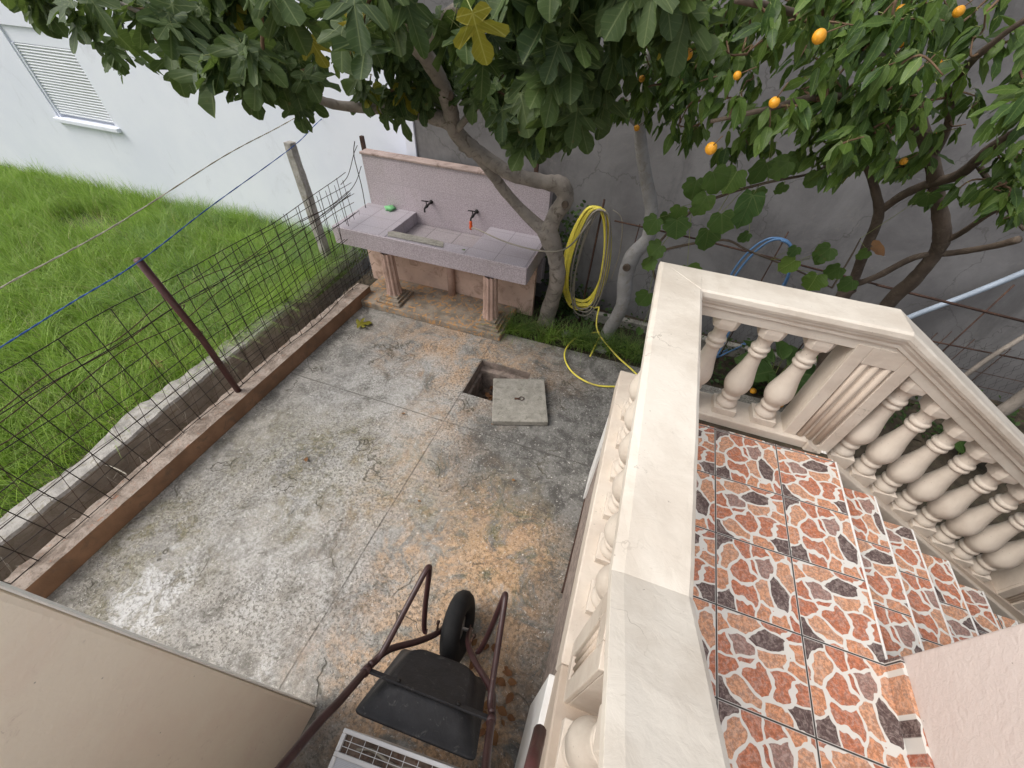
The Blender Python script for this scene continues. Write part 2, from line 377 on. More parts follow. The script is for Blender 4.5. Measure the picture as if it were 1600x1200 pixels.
M['hose_y'] = simple('yellow_hose', (.86, .74, .10), .42, .2, 6, .05, 60, .5, dirt=(.45, .36, .12))
M['hose_g'] = simple('grey_hose', (.30, .27, .22), .5, .3, 6, .05, 60, .5)
M['hose_b'] = simple('blue_hose', (.10, .22, .42), .4, .3, 6, .05, 60, .5)
M['pipe'] = simple('pale_blue_pipe', (.34, .40, .48), .5, .2, 6, .05, 60)
M['rope_b'] = simple('blue_rope', (.06, .13, .38), .8, .4, 60, .3, 90)
M['rope_w'] = simple('pale_rope', (.50, .47, .38), .85, .3, 60, .3, 90)
M['bark_fig'] = simple('fig_bark', (.32, .28, .245), .85, .35, 7, .5, 30, dirt=(.12, .10, .08))
M['bark_grey'] = simple('grey_bark', (.31, .30, .295), .85, .25, 7, .4, 30, dirt=(.22, .20, .18))
M['bark_dark'] = simple('citrus_bark', (.13, .098, .075), .9, .4, 9, .6, 35, dirt=(.15, .12, .09))
M['twig'] = simple('twig', (.16, .10, .06), .8, .3, 20, 0)
M['petiole'] = simple('petiole', (.24, .27, .09), .6, .2, 20, 0)
M['fig_leaf'] = mat_leaf('fig_leaf', (.028, .056, .020), (.075, .115, .034), (.14, .18, .07), 'fig')
M['fig_yellow'] = mat_leaf('yellow_fig_leaf', (.26, .21, .015), (.17, .19, .02), (.36, .34, .08), 'fig')
M['citrus_leaf'] = mat_leaf('citrus_leaf', (.030, .068, .016), (.095, .155, .026), (.13, .20, .05), 'plain', .3, .36)
M['citrus_light'] = mat_leaf('sunlit_citrus_leaf', (.09, .16, .03), (.15, .23, .045), (.22, .30, .08), 'plain', .35, .36)  # paler copy for random leaves; sunlit tips put into the colour
M['vine_leaf'] = mat_leaf('vine_leaf', (.035, .08, .02), (.085, .15, .032), (.11, .16, .05), 'fig', .3, .5)
M['dry_leaf'] = mat_leaf('dry_leaf', (.17, .07, .035), (.28, .14, .06), (.20, .12, .06), 'fig', .15, .7)
M['weed'] = mat_leaf('weed_leaf', (.02, .045, .015), (.045, .085, .02), (.07, .11, .03), 'plain', .25, .5)
M['fruit'] = simple('orange_fruit', (.80, .36, .02), .45, .2, 6, .3, 120, .5)
M['grass'] = mat_grass('lawn_blade', (.14, .26, .028), (.38, .54, .09), (.42, .40, .18))
M['long'] = mat_grass('long_blade', (.10, .20, .045), (.26, .42, .15), (.45, .42, .22))
M['dryg'] = mat_grass('dry_blade', (.34, .30, .12), (.46, .42, .22), (.45, .42, .22))
M['tuft'] = mat_grass('tuft_blade', (.05, .11, .018), (.13, .21, .04), (.30, .26, .10))
M['whitewall'] = mat_whitewall()
M['greywall'] = mat_greywall()
M['shutter'] = simple('shutter_slats', (.60, .63, .66), .5, .08, 3, .05, 50)
M['cloth'] = simple('green_cloth', (.25, .62, .28), .8, .3, 20, .2, 60)
M['blackcloth'] = simple('black_cloth', (.03, .022, .022), .9, .4, 12, .4, 40)
M['stone'] = simple('stone', (.30, .30, .29), .9, .3, 15, .6, 40)
M['roof'] = M['whitewall']

# ------------------------------------------------------------------ mesh helpers
class MB:
    def __init__(s): s.v = []; s.f = []; s.m = []; s.sm = []
    def add(s, vs, fs, mi=0, smooth=False):
        o = len(s.v); s.v += [tuple(v) for v in vs]
        for f in fs: s.f.append(tuple(i + o for i in f)); s.m.append(mi); s.sm.append(smooth)
        return s
    def box(s, x0, x1, y0, y1, z0, z1, mi=0, skip=()):
        vs = [(x0, y0, z0), (x1, y0, z0), (x1, y1, z0), (x0, y1, z0), (x0, y0, z1), (x1, y0, z1), (x1, y1, z1), (x0, y1, z1)]
        fs = {'b': (0, 3, 2, 1), 't': (4, 5, 6, 7), 'y0': (0, 1, 5, 4), 'x1': (1, 2, 6, 5), 'y1': (2, 3, 7, 6), 'x0': (3, 0, 4, 7)}
        return s.add(vs, [f for k, f in fs.items() if k not in skip], mi)
    def hexa(s, bot, top, mi=0):
        return s.add(list(bot) + list(top), [(3, 2, 1, 0), (4, 5, 6, 7), (0, 1, 5, 4), (1, 2, 6, 5), (2, 3, 7, 6), (3, 0, 4, 7)], mi)
    def tube(s, path, rad, n=8, mi=0, caps=True):
        P = [Vector(p) for p in path]
        if not hasattr(rad, '__len__'): rad = [rad] * len(P)
        T = [(P[min(i + 1, len(P) - 1)] - P[max(i - 1, 0)]).normalized() for i in range(len(P))]
        up = Vector((0, 0, 1)) if abs(T[0].z) < .9 else Vector((1, 0, 0))
        a = T[0].cross(up).normalized(); vs = []
        for p, t, r in zip(P, T, rad):
            a = (a - t * a.dot(t)).normalized(); b = t.cross(a)
            for k in range(n):
                an = 2 * PI * k / n; vs.append(p + a * (r * math.cos(an)) + b * (r * math.sin(an)))
        fs = [(i * n + k, i * n + (k + 1) % n, (i + 1) * n + (k + 1) % n, (i + 1) * n + k) for i in range(len(P) - 1) for k in range(n)]
        if caps: fs += [tuple(range(n - 1, -1, -1)), tuple((len(P) - 1) * n + k for k in range(n))]
        return s.add(vs, fs, mi, True)
    def lathe(s, prof, cx, cy, cz, n=24, mi=0, mat=None):
        vs = []
        for (r, z) in prof:
            for k in range(n):
                an = 2 * PI * k / n; p = Vector((r * math.cos(an), r * math.sin(an), z))
                if mat is not None: p = mat @ p
                vs.append((cx + p.x, cy + p.y, cz + p.z))
        L = len(prof)
        fs = [(i * n + k, i * n + (k + 1) % n, (i + 1) * n + (k + 1) % n, (i + 1) * n + k) for i in range(L - 1) for k in range(n)]
        fs += [tuple(range(n - 1, -1, -1)), tuple((L - 1) * n + k for k in range(n))]
        return s.add(vs, fs, mi, True)
    def ball(s, c, r, n=10, mi=0, sq=(1, 1, 1), jit=0):
        vs = []; c = Vector(c)
        for i in range(n + 1):
            th = PI * i / n
            for k in range(n * 2):
                ph = PI * k / n; j = 1 + random.uniform(-jit, jit)
                vs.append((c.x + r * j * sq[0] * math.sin(th) * math.cos(ph), c.y + r * j * sq[1] * math.sin(th) * math.sin(ph), c.z + r * j * sq[2] * math.cos(th)))
        m = n * 2
        fs = [(i * m + k, (i + 1) * m + k, (i + 1) * m + (k + 1) % m, i * m + (k + 1) % m) for i in range(n) for k in range(m)]
        return s.add(vs, fs, mi, True)
    def build(s, name, mats, parent=None, bevel=0, loc=None, rot=None, seg=2):
        me = bpy.data.meshes.new(name); me.from_pydata(s.v, [], s.f)
        if not isinstance(mats, (list, tuple)): mats = [mats]
        for m in mats: me.materials.append(m)
        me.polygons.foreach_set('material_index', s.m); me.polygons.foreach_set('use_smooth', s.sm)
        me.update()
        o = bpy.data.objects.new(name, me); COL.objects.link(o)
        if parent: o.parent = parent
        if loc: o.location = loc
        if rot: o.rotation_euler = rot
        if bevel:
            b = o.modifiers.new('bevel', 'BEVEL'); b.width = bevel; b.segments = seg; b.limit_method = 'ANGLE'; b.angle_limit = math.radians(40)
        return o

def tag(o, label=None, cat=None, group=None, kind=None):
    if label: o['label'] = label
    if cat: o['category'] = cat
    if group: o['group'] = group
    if kind: o['kind'] = kind
    return o
def empty(name, loc, label, cat, group=None, rz=0):
    o = bpy.data.objects.new(name, None); COL.objects.link(o); o.location = loc; o.rotation_euler = (0, 0, rz)
    o.empty_display_size = .1
    return tag(o, label, cat, group)
def off(o, loc):  # mesh built in world coordinates under an empty: undo the empty's location
    o.matrix_parent_inverse = Matrix.Translation(-Vector(loc)); return o
def smooth_path(pts, k=6):
    P = [Vector(p) for p in pts]; out = []
    for i in range(len(P) - 1):
        p0 = P[max(i - 1, 0)]; p1 = P[i]; p2 = P[i + 1]; p3 = P[min(i + 2, len(P) - 1)]
        for j in range(k):
            t = j / k
            out.append(.5 * ((2 * p1) + (p2 - p0) * t + (2 * p0 - 5 * p1 + 4 * p2 - p3) * t * t + (3 * p1 - p0 - 3 * p2 + p3) * t ** 3))
    out.append(P[-1]); return out
def lerp_list(r, k):
    out = []
    for i in range(len(r) - 1):
        for j in range(k): out.append(r[i] + (r[i + 1] - r[i]) * j / k)
    out.append(r[-1]); return out

# ------------------------------------------------------------------ setting: ground
def grid_sheet(name, x0, x1, y0, y1, z, step, mat, amp=0, holes=(), label=None, kind='structure'):
    bm = bmesh.new()
    xs = sorted(set([x0 + (x1 - x0) * i / max(1, round((x1 - x0) / step)) for i in range(max(1, round((x1 - x0) / step)) + 1)] + [v for h in holes for v in h[:2]]))
    ys = sorted(set([y0 + (y1 - y0) * i / max(1, round((y1 - y0) / step)) for i in range(max(1, round((y1 - y0) / step)) + 1)] + [v for h in holes for v in h[2:]]))
    g = {}
    for i, x in enumerate(xs):
        for j, y in enumerate(ys):
            dz = amp * (math.sin(x * 3.1 + y * 1.7) + math.sin(x * 1.3 - y * 4.1) + random.uniform(-1, 1)) if amp else 0
            g[i, j] = bm.verts.new((x, y, z + dz))
    for i in range(len(xs) - 1):
        for j in range(len(ys) - 1):
            cx, cy = (xs[i] + xs[i + 1]) / 2, (ys[j] + ys[j + 1]) / 2
            if any(h[0] < cx < h[1] and h[2] < cy < h[3] for h in holes): continue
            bm.faces.new((g[i, j], g[i + 1, j], g[i + 1, j + 1], g[i, j + 1]))
    me = bpy.data.meshes.new(name); bm.to_mesh(me); bm.free(); me.materials.append(mat)
    for p in me.polygons: p.use_smooth = True
    o = bpy.data.objects.new(name, me); COL.objects.link(o); tag(o, kind=kind); return o

HOLE = (-1.29, -.72, 2.49, 3.02)
grid_sheet('ground', -60, 60, -60, 60, -.62, 10, M['soil'])
grid_sheet('patio', -3.06, 2.0, -1.4, 3.55, 0, .5, M['patio'], holes=[HOLE])
MB().box(-3.06, 2.0, 3.549, 3.553, -.3, -.001).build('patio_edge', M['conc'])['kind'] = 'structure'
grid_sheet('garden_soil', -3.5, 8, 3.553, 4.52, -.03, .12, M['soil'], .012)
grid_sheet('garden_soil', 2.0, 8, -1.4, 3.553, -.03, .2, M['soil'], .012)
grid_sheet('lawn_soil', -14, -3.78, -3.5, 4.76, -.06, .25, M['lawnsoil'], .01)
grid_sheet('gap_bottom', -3.8, -3.2, -3.0, 4.52, -.33, .1, M['dark_conc'], .01)

# pit under the drain cover
bm_ = MB(); x0, x1, y0, y1 = HOLE
for a, c, d, e in ((x0 - .05, x0, y0, y1), (x1, x1 + .05, y0, y1), (x0 - .05, x1 + .05, y0 - .05, y0), (x0 - .05, x1 + .05, y1, y1 + .05)):
    bm_.box(a, c, d, e, -.6, -.004)
bm_.box(x0, x0 + .03, y0, y1, -.6, -.13); bm_.box(x0, x1, y1 - .07, y1, -.6, -.09)
pit = bm_.build('drain_pit', M['pitwall'], bevel=.006); pit['kind'] = 'structure'
grid_sheet('pit_bottom', x0 + .03, x1, y0, y1 - .07, -.34, .03, M['rubble'], .008)
mb = MB()
for i in range(70):
    r = random.uniform(.012, .035)
    mb.ball((random.uniform(x0 + .05, x1 - .05), random.uniform(y0 + .03, y1 - .1), -.33 + random.uniform(0, .03)), r, 4, 0, (1, .8, .6), .2)
tag(mb.build('rubble', M['rubble']), 'brown rubble and dirt at the bottom of the open drain pit', 'rubble', kind='stuff')

# cover slab
cov = empty('drain_cover', (-.70, 2.56, 0), 'square grey concrete drain cover pushed half off its hole', 'cover', rz=math.radians(20))
MB().box(-.265, .265, -.285, .285, .006, .068).build('slab', M['cover'], cov, bevel=.008)
mb = MB(); mb.tube([(.022 * math.cos(a) + .02, .022 * math.sin(a), .076) for a in np.linspace(0, 2 * PI, 17)], .004, 6)
mb.build('lift_ring', M['rust'], cov)
MB().box(-.05, .0, -.012, .012, .066, .074).build('lug', M['rust'], cov)

# ------------------------------------------------------------------ curb, gap wall, fence
cb = empty('curb', (-3.15, 1.3, 0), 'long low brown-painted curb between the patio and the wire fence', 'curb')
def rough_strip(xa, xb, ya, yb, z0, z1, n, jx=.01, jz=.008, seed=1):
    """long box along y with an uneven top edge; returns (sides, top)"""
    rnd = random.Random(seed); side = MB(); top = MB(); prev = None
    for i in range(n + 1):
        y = ya + (yb - ya) * i / n
        p = [(xa + rnd.uniform(-jx, jx) * 2, y, z0), (xa + rnd.uniform(-jx, jx) * 1.6, y, z1 + rnd.uniform(-jz, jz)),
             ((xa + xb) / 2, y, z1 + rnd.uniform(-jz, jz)), (xb + rnd.uniform(-jx, jx) * .25, y, z1 + rnd.uniform(-jz, jz) * .3), (xb, y, z0)]
        if prev:
            for a, b, t in ((0, 1, side), (3, 4, side), (1, 2, top), (2, 3, top)):
                t.add([prev[a], prev[b], p[b], p[a]], [(0, 1, 2, 3)])
        else: side.add(p, [(0, 1, 2, 3, 4)])
        prev = p
    side.add(prev, [(4, 3, 2, 1, 0)])
    return side, top
s_, t_ = rough_strip(-3.25, -3.065, -2.0, 3.60, -.34, .165, 90, .006, .004)
off(s_.build('curb_face', M['curbface'], cb), cb.location); off(t_.build('curb_top', M['curbtop'], cb), cb.location)

gw = empty('neighbour_retaining_wall', (-3.75, 1.0, -.3), 'rough pale-topped concrete retaining wall edging the lawn', 'wall')
s_, t_ = MB(), MB(); rnd = random.Random(3); prev = None
inner = [(-1.5, -3.62), (.137, -3.645), (.8, -3.67), (1.2, -3.70), (1.75, -3.715), (2.4, -3.73), (3.0, -3.80), (3.9, -3.90), (4.5, -3.92)]
outer = [(-1.5, -3.85), (.137, -3.83), (.64, -3.80), (1.04, -3.93), (1.61, -3.90), (2.4, -3.93), (3.0, -3.95), (3.9, -4.05), (4.5, -4.1)]
for i in range(101):
    y = -1.5 + 6.0 * i / 100
    xi = np.interp(y, *zip(*inner)) + rnd.uniform(-.005, .005) + .03; xo = np.interp(y, *zip(*outer)) - .01 + rnd.uniform(-.01, .01)
    z = .10 + rnd.uniform(-.003, .003)
    p = [(xi + .02, y, -.36), (xi, y, z - .02), (xi - .015, y, z), (xo, y, z - rnd.uniform(0, .02)), (xo, y, -.3)]
    if prev:
        for a, b, t in ((0, 1, s_), (3, 4, s_), (1, 2, t_), (2, 3, t_)): t.add([prev[a], p[a], p[b], prev[b]], [(0, 1, 2, 3)])
    prev = p
off(s_.build('wall_face', M['dark_conc'], gw), gw.location); off(t_.build('wall_top', M['pale_conc'], gw), gw.location)

# wire fence: welded panels standing in the curb
fn = empty('wire_fence', (-3.2, 1.5, .15), 'rusty welded wire mesh fence standing in the curb', 'fence')
def panel(y0, y1, dy, zs, x, lean, r, seed, topz, zb=.10):
    rnd = random.Random(seed); mb = MB(); n = int((y1 - y0) / dy)
    def X(y, z): return x + lean * z + .015 * math.sin(y * 2.2 + seed) + .01 * math.sin(y * 5 + z * 3)
    def W(y, z): return (X(y, z), y + .02 * math.sin(z * 2.5 + y * .7 + seed), z)
    for i in range(n + 1):
        y = y0 + i * dy + rnd.uniform(-.006, .006)
        mb.tube([W(y, zb + (topz(y) - zb) * k / 6) for k in range(7)], r, 5)
    for f in zs:
        mb.tube([W(y, .15 + (topz(y) - .15) * f + .008 * math.sin(y * 6 + f * 20)) for y in np.linspace(y0 - .05, y1 + .05, 40)], r, 5)
    return mb
tz = lambda y: 1.33 if y < 2.6 else 1.33 + (y - 2.6) * .08
off(panel(-1.2, 3.75, .161, [0.02, .17, .33, .50, .66, .82, 1.0], -3.195, .012, .0034, 2, tz).build('mesh_panel', M['wire'], fn), fn.location)
off(panel(1.85, 3.9, .152, [.1, .24, .38, .52, .68, .84, .95], -3.225, -.02, .0030, 5, lambda y: 1.22 + .03 * y).build('mesh_panel', M['wire'], fn), fn.location)
# bent rusty wire mesh behind, finer
mb = MB(); rnd = random.Random(9)
for k in range(3):
    mb.tube(smooth_path([(-3.25 - .02 * k, y, .95 + .06 * k + rnd.uniform(-.04, .04) + .03 * y) for y in np.linspace(-1.2, 3.9, 14)], 4), .0036, 5)
for k in range(26):
    y = -1.1 + k * .1935
    mb.tube([(-3.27, y, -.05), (-3.25, y + .1, .45), (-3.25, y + .22, .95)], .0019, 4)
for z in (.22, .36, .5, .63, .78):
    mb.tube([(-3.26, y, z + .015 * math.sin(y * 7 + z * 9)) for y in np.linspace(-1.2, 3.9, 40)], .0018, 4)
off(mb.build('bent_mesh', M['rust'], fn), fn.location)
tp = PX(215, 405, -3.165); mb = MB()
mb.tube([(-3.165, 1.60, .12), (-3.165, 1.585, .8), (tp.x, tp.y, tp.z)], .026, 14)
o = off(mb.build('post', M['maroon'], fn), fn.location); o['label'] = 'dark maroon round steel fence post'
for z in (.52, .86, 1.12):
    mbt = MB(); mbt.tube([(-3.165 + .031 * math.cos(a), 1.585 + .031 * math.sin(a), z + .01 * math.sin(a * 2)) for a in np.linspace(0, 2 * PI, 15)], .003, 5)
    off(mbt.build('wire_tie', M['rust'], fn), fn.location)
# loose rusty wires up to the sink corner
mb = MB()
mb.tube(smooth_path([(-3.2, 3.7, 1.33), (-3.24, 3.9, 1.36), (-3.3, 4.15, 1.50), (-3.33, 4.28, 1.55)], 5), .004, 5)
mb.tube(smooth_path([(-3.2, 3.0, 1.20), (-3.22, 3.6, 1.18), (-3.27, 4.0, 1.22), (-3.32, 4.26, 1.34)], 5), .004, 5)
mb.tube(smooth_path([(-3.33, 4.25, 1.60), (-3.36, 4.22, 1.45), (-3.33, 4.2, 1.15), (-3.3, 4.15, .9)], 5), .005, 5)
off(mb.build('loose_wire', M['wire'], fn), fn.location)
# chain-link remnant across the corner gap
mb = MB()
for k in range(16):
    for s in (-1, 1):
        a = (-3.30 - .045 * k, 4.34, -.15); z = .75
        p = []
        for j in range(9):
            t = j / 8; p.append((-3.28 - .045 * k + s * .022 * (1 if j % 2 else -1), 4.34 - .3 * (1 - t), -.12 + z * t))
        mb.tube(p, .0018, 4)
tag(mb.build('chain_link_net', M['steel']), 'sagging grey chain-link net behind the left end of the sink', 'net')
# rough white concrete post
tpw = PX(452, 222, -4.02)
mb = MB(); bl = PX(510, 398, -4.02)
for (a, b_) in (((-4.02, bl.y, -.1), (tpw.x, tpw.y, tpw.z)),):
    n = 14; rnd = random.Random(4); prev = None
    for i in range(n + 1):
        t = i / n; c = Vector(a).lerp(Vector(b_), t); h = .052 - .006 * t
        vs = [(c.x + dx * h + rnd.uniform(-.005, .005), c.y + dy * h + rnd.uniform(-.005, .005), c.z) for dx, dy in ((-1, -1), (1, -1), (1, 1), (-1, 1))]
        if prev: mb.add(prev + vs, [(0, 1, 5, 4), (1, 2, 6, 5), (2, 3, 7, 6), (3, 0, 4, 7)])
        prev = vs
    mb.add(prev, [(0, 1, 2, 3)])
tag(mb.build('concrete_post', M['pale_conc'], bevel=.006), 'rough off-white concrete post by the white wall, left of the sink', 'post')

# ------------------------------------------------------------------ ropes
def rope(name, pts, r, mats, label, split=None):
    mb = MB(); P = smooth_path(pts, 14)
    for s in (0, PI):
        Q = []
        for i, p in enumerate(P):
            a = i * 1.3 + s; Q.append(p + Vector((0, 0, 1)) * (r * .5 * math.sin(a)) + Vector((1, 0, 0)) * (r * .5 * math.cos(a)))
        mb.tube(Q, r * .72, 5)
    return tag(mb.build(name, mats), label, 'rope', 'clotheslines over the fence')
rope('clothesline', [PX(-160, 640, -3.165), PX(0, 543, -3.165), PX(110, 474, -3.165), tp + Vector((.03, 0, .0)), PX(330, 322, -3.6), tpw + Vector((.05, 0, -.03)), PX(520, 172, -4.2), PX(640, 90, -4.4)], .0045, M['rope_b'], 'blue twisted rope tied over the top of the maroon post')
rope('clothesline', [PX(-150, 545, -3.5), PX(0, 450, -3.5), PX(180, 352, -3.6), PX(350, 244, -3.75), PX(440, 196, -3.9), PX(520, 150, -4.1)], .0048, M['rope_w'], 'pale yellowish rope hanging above the lawn, left of the blue rope')

# ------------------------------------------------------------------ neighbour building
nb = empty('neighbour_building', (-8, 4.9, 0), 'white rendered building with a closed roller shutter beyond the lawn', 'building')
mb = MB()
X0, X1, Z0, Z1 = -9.42, -8.12, 1.06, 2.2
for a, c, d, e in ((-24, X0, -.6, 5.5), (X1, -2.83, -.6, 5.5), (X0, X1, -.6, Z0), (X0, X1, Z1, 5.5)):
    mb.box(a, c, 4.76, 5.1, d, e)
off(mb.build('wall', M['whitewall'], nb), nb.location)
mb = MB(); n = 24
for i in range(n):
    z = Z0 + .05 + i * (Z1 - .2 - Z0 - .05) / n; h = (Z1 - .2 - Z0 - .05) / n
    mb.add([(X0 + .05, 4.80, z), (X1 - .05, 4.80, z), (X1 - .05, 4.785, z + h * .5), (X0 + .05, 4.785, z + h * .5), (X1 - .05, 4.80, z + h * .93), (X0 + .05, 4.80, z + h * .93)], [(0, 1, 2, 3), (3, 2, 4, 5)])
wd = off(mb.build('roller_shutter', M['shutter'], nb), nb.location)
mb = MB(); mb.box(X0, X1, 4.79, 4.9, Z1 - .2, Z1 - .001); mb.box(X0, X0 + .05, 4.775, 4.9, Z0, Z1 - .2); mb.box(X1 - .05, X1, 4.775, 4.9, Z0, Z1 - .2)
off(mb.build('window_frame', M['whitewall'], nb, bevel=.004), nb.location)
off(MB().box(X0 - .05, X1 + .05, 4.70, 4.9, Z0 - .05, Z0 + .01).build('sill', M['whitewall'], nb, bevel=.008), nb.location)
# grey garden wall
gy = empty('garden_wall', (2.7, 4.6, 0), 'tall weathered grey rendered wall behind the trees', 'wall')
off(MB().box(-2.70, 14, 4.52, 4.85, -.6, 3.75).build('wall', M['greywall'], gy), gy.location)
off(MB().box(-2.829, -2.701, 4.50, 4.85, -.6, 3.6).build('corner_strip', M['whitewall'], gy, bevel=.005), gy.location)

# ------------------------------------------------------------------ outdoor sink
SX0, SX1, SY0, SY1, ST, SBt = -3.36, -1.01, 3.57, 4.30, .90, .70
sk = empty('outdoor_sink', (-2.2, 3.9, 0), 'mauve tiled outdoor wash sink with splashback on fluted columns', 'sink')
def sp(mb, name, mat, bevel=.003, parent=None):
    o = mb.build(name, mat, parent or sk, bevel=bevel)
    if parent is None: o.matrix_parent_inverse = Matrix.Translation(-Vector(sk.location))
    return o
BX0, BX1, BY0, BY1 = -2.68, -1.70, 3.75, 4.292
mb = MB(); z0 = SBt + .06
for a, c, d, e in ((SX0, BX0, SY0, SY1), (BX1, SX1, SY0, SY1), (BX0, BX1, SY0, BY0)):
    mb.box(a + (.012 if a == SX0 else 0), c - (.012 if c == SX1 else 0), d + (.012 if d == SY0 else 0), e, z0, ST - (.006 if d == SY0 and a == BX0 else 0))
sp(mb, 'counter_top', M['tile_h'])
mb = MB()
mb.box(SX0, SX1, SY0 - .006, SY0 + .012, SBt, ST - .004)
mb.box(SX0 - .006, SX0 + .011, SY0 + .0121, SY1, SBt, ST - .004); mb.box(SX1 - .011, SX1 + .006, SY0 + .0121, SY1, SBt, ST - .004)
sp(mb, 'tiled_apron', M['tile_v'], .002)
sp(MB().box(SX0 + .02, SX1 - .02, SY0 + .02, SY1 - .01, SBt + .005, SBt + .035), 'slab_underside', M['salmon'])
mb = MB(); mb.box(BX0, BX1, BY0, BY1, SBt + .045, SBt + .059)
sp(mb, 'basin', M['tile_d'], 0)
mb = MB(); mb.add([(BX0 + .02, BY0 - .14, ST + .0015), (BX1 - .28, BY0 - .13, ST + .0015), (BX1 - .33, BY0 - .015, ST + .0015), (BX1 - .55, BY0 - .006, ST + .0015), (BX0 + .02, BY0 - .012, ST + .0015), (BX0 - .03, BY0 - .05, ST + .0015)], [(0, 1, 2, 3, 4, 5)])
sp(mb, 'worn_cement_strip', M['cover'], 0)
sp(MB().box(BX0 + .42, BX0 + .58, BY0 + .02, BY0 + .10, SBt + .0592, SBt + .065), 'drain', M['black_metal'])
# splashback
mb = MB(); mb.box(SX0 + .04, -1.02, SY1 + .001, SY1 + .13, .30, 1.46); sp(mb, 'splashback', M['tile_v'], .004)
sp(MB().box(SX0 + .025, -1.01, SY1 - .012, SY1 + .14, 1.461, 1.485), 'coping', M['coping'], .005)
sp(MB().box(-3.30, -1.02, 4.0, 4.06, .0, SBt + .004), 'back_wall', M['salmon'], .004)
sp(MB().box(-3.15, -1.22, 3.38, 3.999, .001, .085), 'platform', M['platform'], .01)
for cx in (-2.705, -1.42):
    mb = MB(); n = 40; prof = [(.105, 0.0), (.096, .03), (.088, .10), (.084, .35), (.080, .52)]; zb = .165
    H = SBt + .004 - zb; vs = []
    for k, (r, z) in enumerate(prof):
        for i in range(n):
            an = 2 * PI * i / n; rr = r * (.84 if i % 4 in (0,) else (.93 if i % 4 in (1, 3) else 1.0)) * .98
            vs.append((cx + rr * math.cos(an), 3.60 + rr * math.sin(an), zb + H * z / .52))
    fs = [(k * n + i, k * n + (i + 1) % n, (k + 1) * n + (i + 1) % n, (k + 1) * n + i) for k in range(len(prof) - 1) for i in range(n)]
    mb.add(vs, fs)
    c = sp(mb, 'column', M['colpaint'], 0)
    mb = MB(); mb.box(cx - .16, cx + .16, 3.42, 3.78, .086, .118); mb.box(cx - .13, cx + .13, 3.45, 3.74, .1181, .145); mb.box(cx - .10, cx + .10, 3.49, 3.71, .1451, .17)
    sp(mb, 'column_base', M['platform'], .005)
mb = MB(); mb.tube([(-2.09, 3.95, .08), (-2.09, 3.95, SBt + .01)], .048, 14); sp(mb, 'drain_pipe', M['colpaint'], 0)
def tap(tx, z, rod):
    t = empty('tap', (tx, SY1, z), '', 'tap')
    mb = MB(); mb.tube([(0, 0, 0), (0, -.10, -.005), (-.0, -.15, -.012)], .012, 10); mb.tube([(0, -.10, -.005), (0, -.13, -.01)], .017, 10)
    mb.tube(smooth_path([(0, -.14, -.01), (-.005, -.165, -.02), (-.005, -.17, -.06)], 4), .010, 8); mb.build('spout', M['black_metal'], t)
    mb = MB(); mb.tube([(0, -.12, 0), (0, -.125, .045)], .006, 8); mb.tube([(-.05, -.14, .055), (.03, -.115, .047)], .007, 8); mb.build('handle', M['black_metal'], t)
    mb = MB(); mb.tube([(0, 0, 0), (0, -.01, 0)], .024, 14); mb.build('flange', M['black_metal'], t)
    return t
t1 = tap(-2.455, 1.06, 0); t1['label'] = 'black wall tap without a hose, above the left of the basin'
t2 = tap(-1.87, 1.05, 0); t2['label'] = 'black wall tap with an orange hose connector, right of the other tap'
for t in (t1, t2): t['group'] = 'taps on the splashback'
mb = MB(); mb.lathe([(.013, 0), (.017, -.015), (.019, -.03), (.016, -.045), (.020, -.06), (.020, -.085), (.014, -.10)], -.005, -.17, -.045, 14)
o = mb.build('hose_connector', M['orange_plastic'], t2)

def crumple(name, c, r, mat, label, cat, sq=(1, 1, .45), jit=.25, seed=1):
    random.seed(seed); mb = MB(); mb.ball(c, r, 6, 0, sq, jit); return tag(mb.build(name, mat), label, cat)
g = PZ(609, 324, .93); crumple('cloth', (g.x, g.y, .92), .065, M['cloth'], 'crumpled bright green cloth on the left of the sink counter', 'cloth', seed=5)
g = PY(833, 300, 4.40)
pt = empty('steel_stub', (g.x, 4.46, .0), 'dark rusty steel stub wrapped in black cloth behind the right end of the splashback', 'post', 'steel stubs behind the splashback')
MB().box(-.02, .02, -.02, .02, .0, 1.62).build('post', M['rust'], pt)
mb = MB(); mb.ball((.0, -.06, 1.24), .12, 8, 0, (.8, .5, 1.5), .10); mb.ball((.06, -.08, 1.12), .10, 7, 0, (1, .6, 1.2), .15); mb.build('cloth_wrap', M['blackcloth'], pt)
g = PY(571, 243, 4.46); pt = MB(); pt.box(g.x - .02, g.x + .02, 4.44, 4.48, 0, 1.60)
tag(pt.build('steel_stub', M['rust']), 'short dark steel stub rising behind the left end of the splashback', 'post', 'steel stubs behind the splashback')

# ------------------------------------------------------------------ stair, landing
LZ = 1.17; RI, RU = .167, .292
st = empty('staircase', (.9, 1.0, 0), 'outdoor staircase with a landing of red and brown crazy-paving tiles', 'stairs')
def sb(mb, name, mat, bevel=.004, smooth=False):
    o = mb.build(name, mat, st, bevel=bevel); o.matrix_parent_inverse = Matrix.Translation(-Vector(st.location)); return o
sb(MB().box(.16, 1.335, -.6, 1.97, LZ - .12, LZ - .012), 'landing_slab', M['white_paint'])
sb(MB().box(.30, 1.357, -.6, 1.81, LZ - .0119, LZ), 'landing_tiles', M['tiles'], .002)
mbt = MB(); mbr = MB(); mbs = MB()
for i in range(7):
    z = LZ - RI * (i + 1); xa = 1.335 + RU * i; yf = 1.80 - .018 * (i + 1)
    if z < .01: break
    mbt.box(xa + .002, xa + RU + .02, -.3, yf, z - .0119, z)
    mbr.box(xa + .0021, xa + RU, -.3, yf, max(z - .30, 0.001), z - .012)
    mbs.box(xa, xa + .006, -.3, yf, z + .001, z + RI - .013)
mbn = MB()
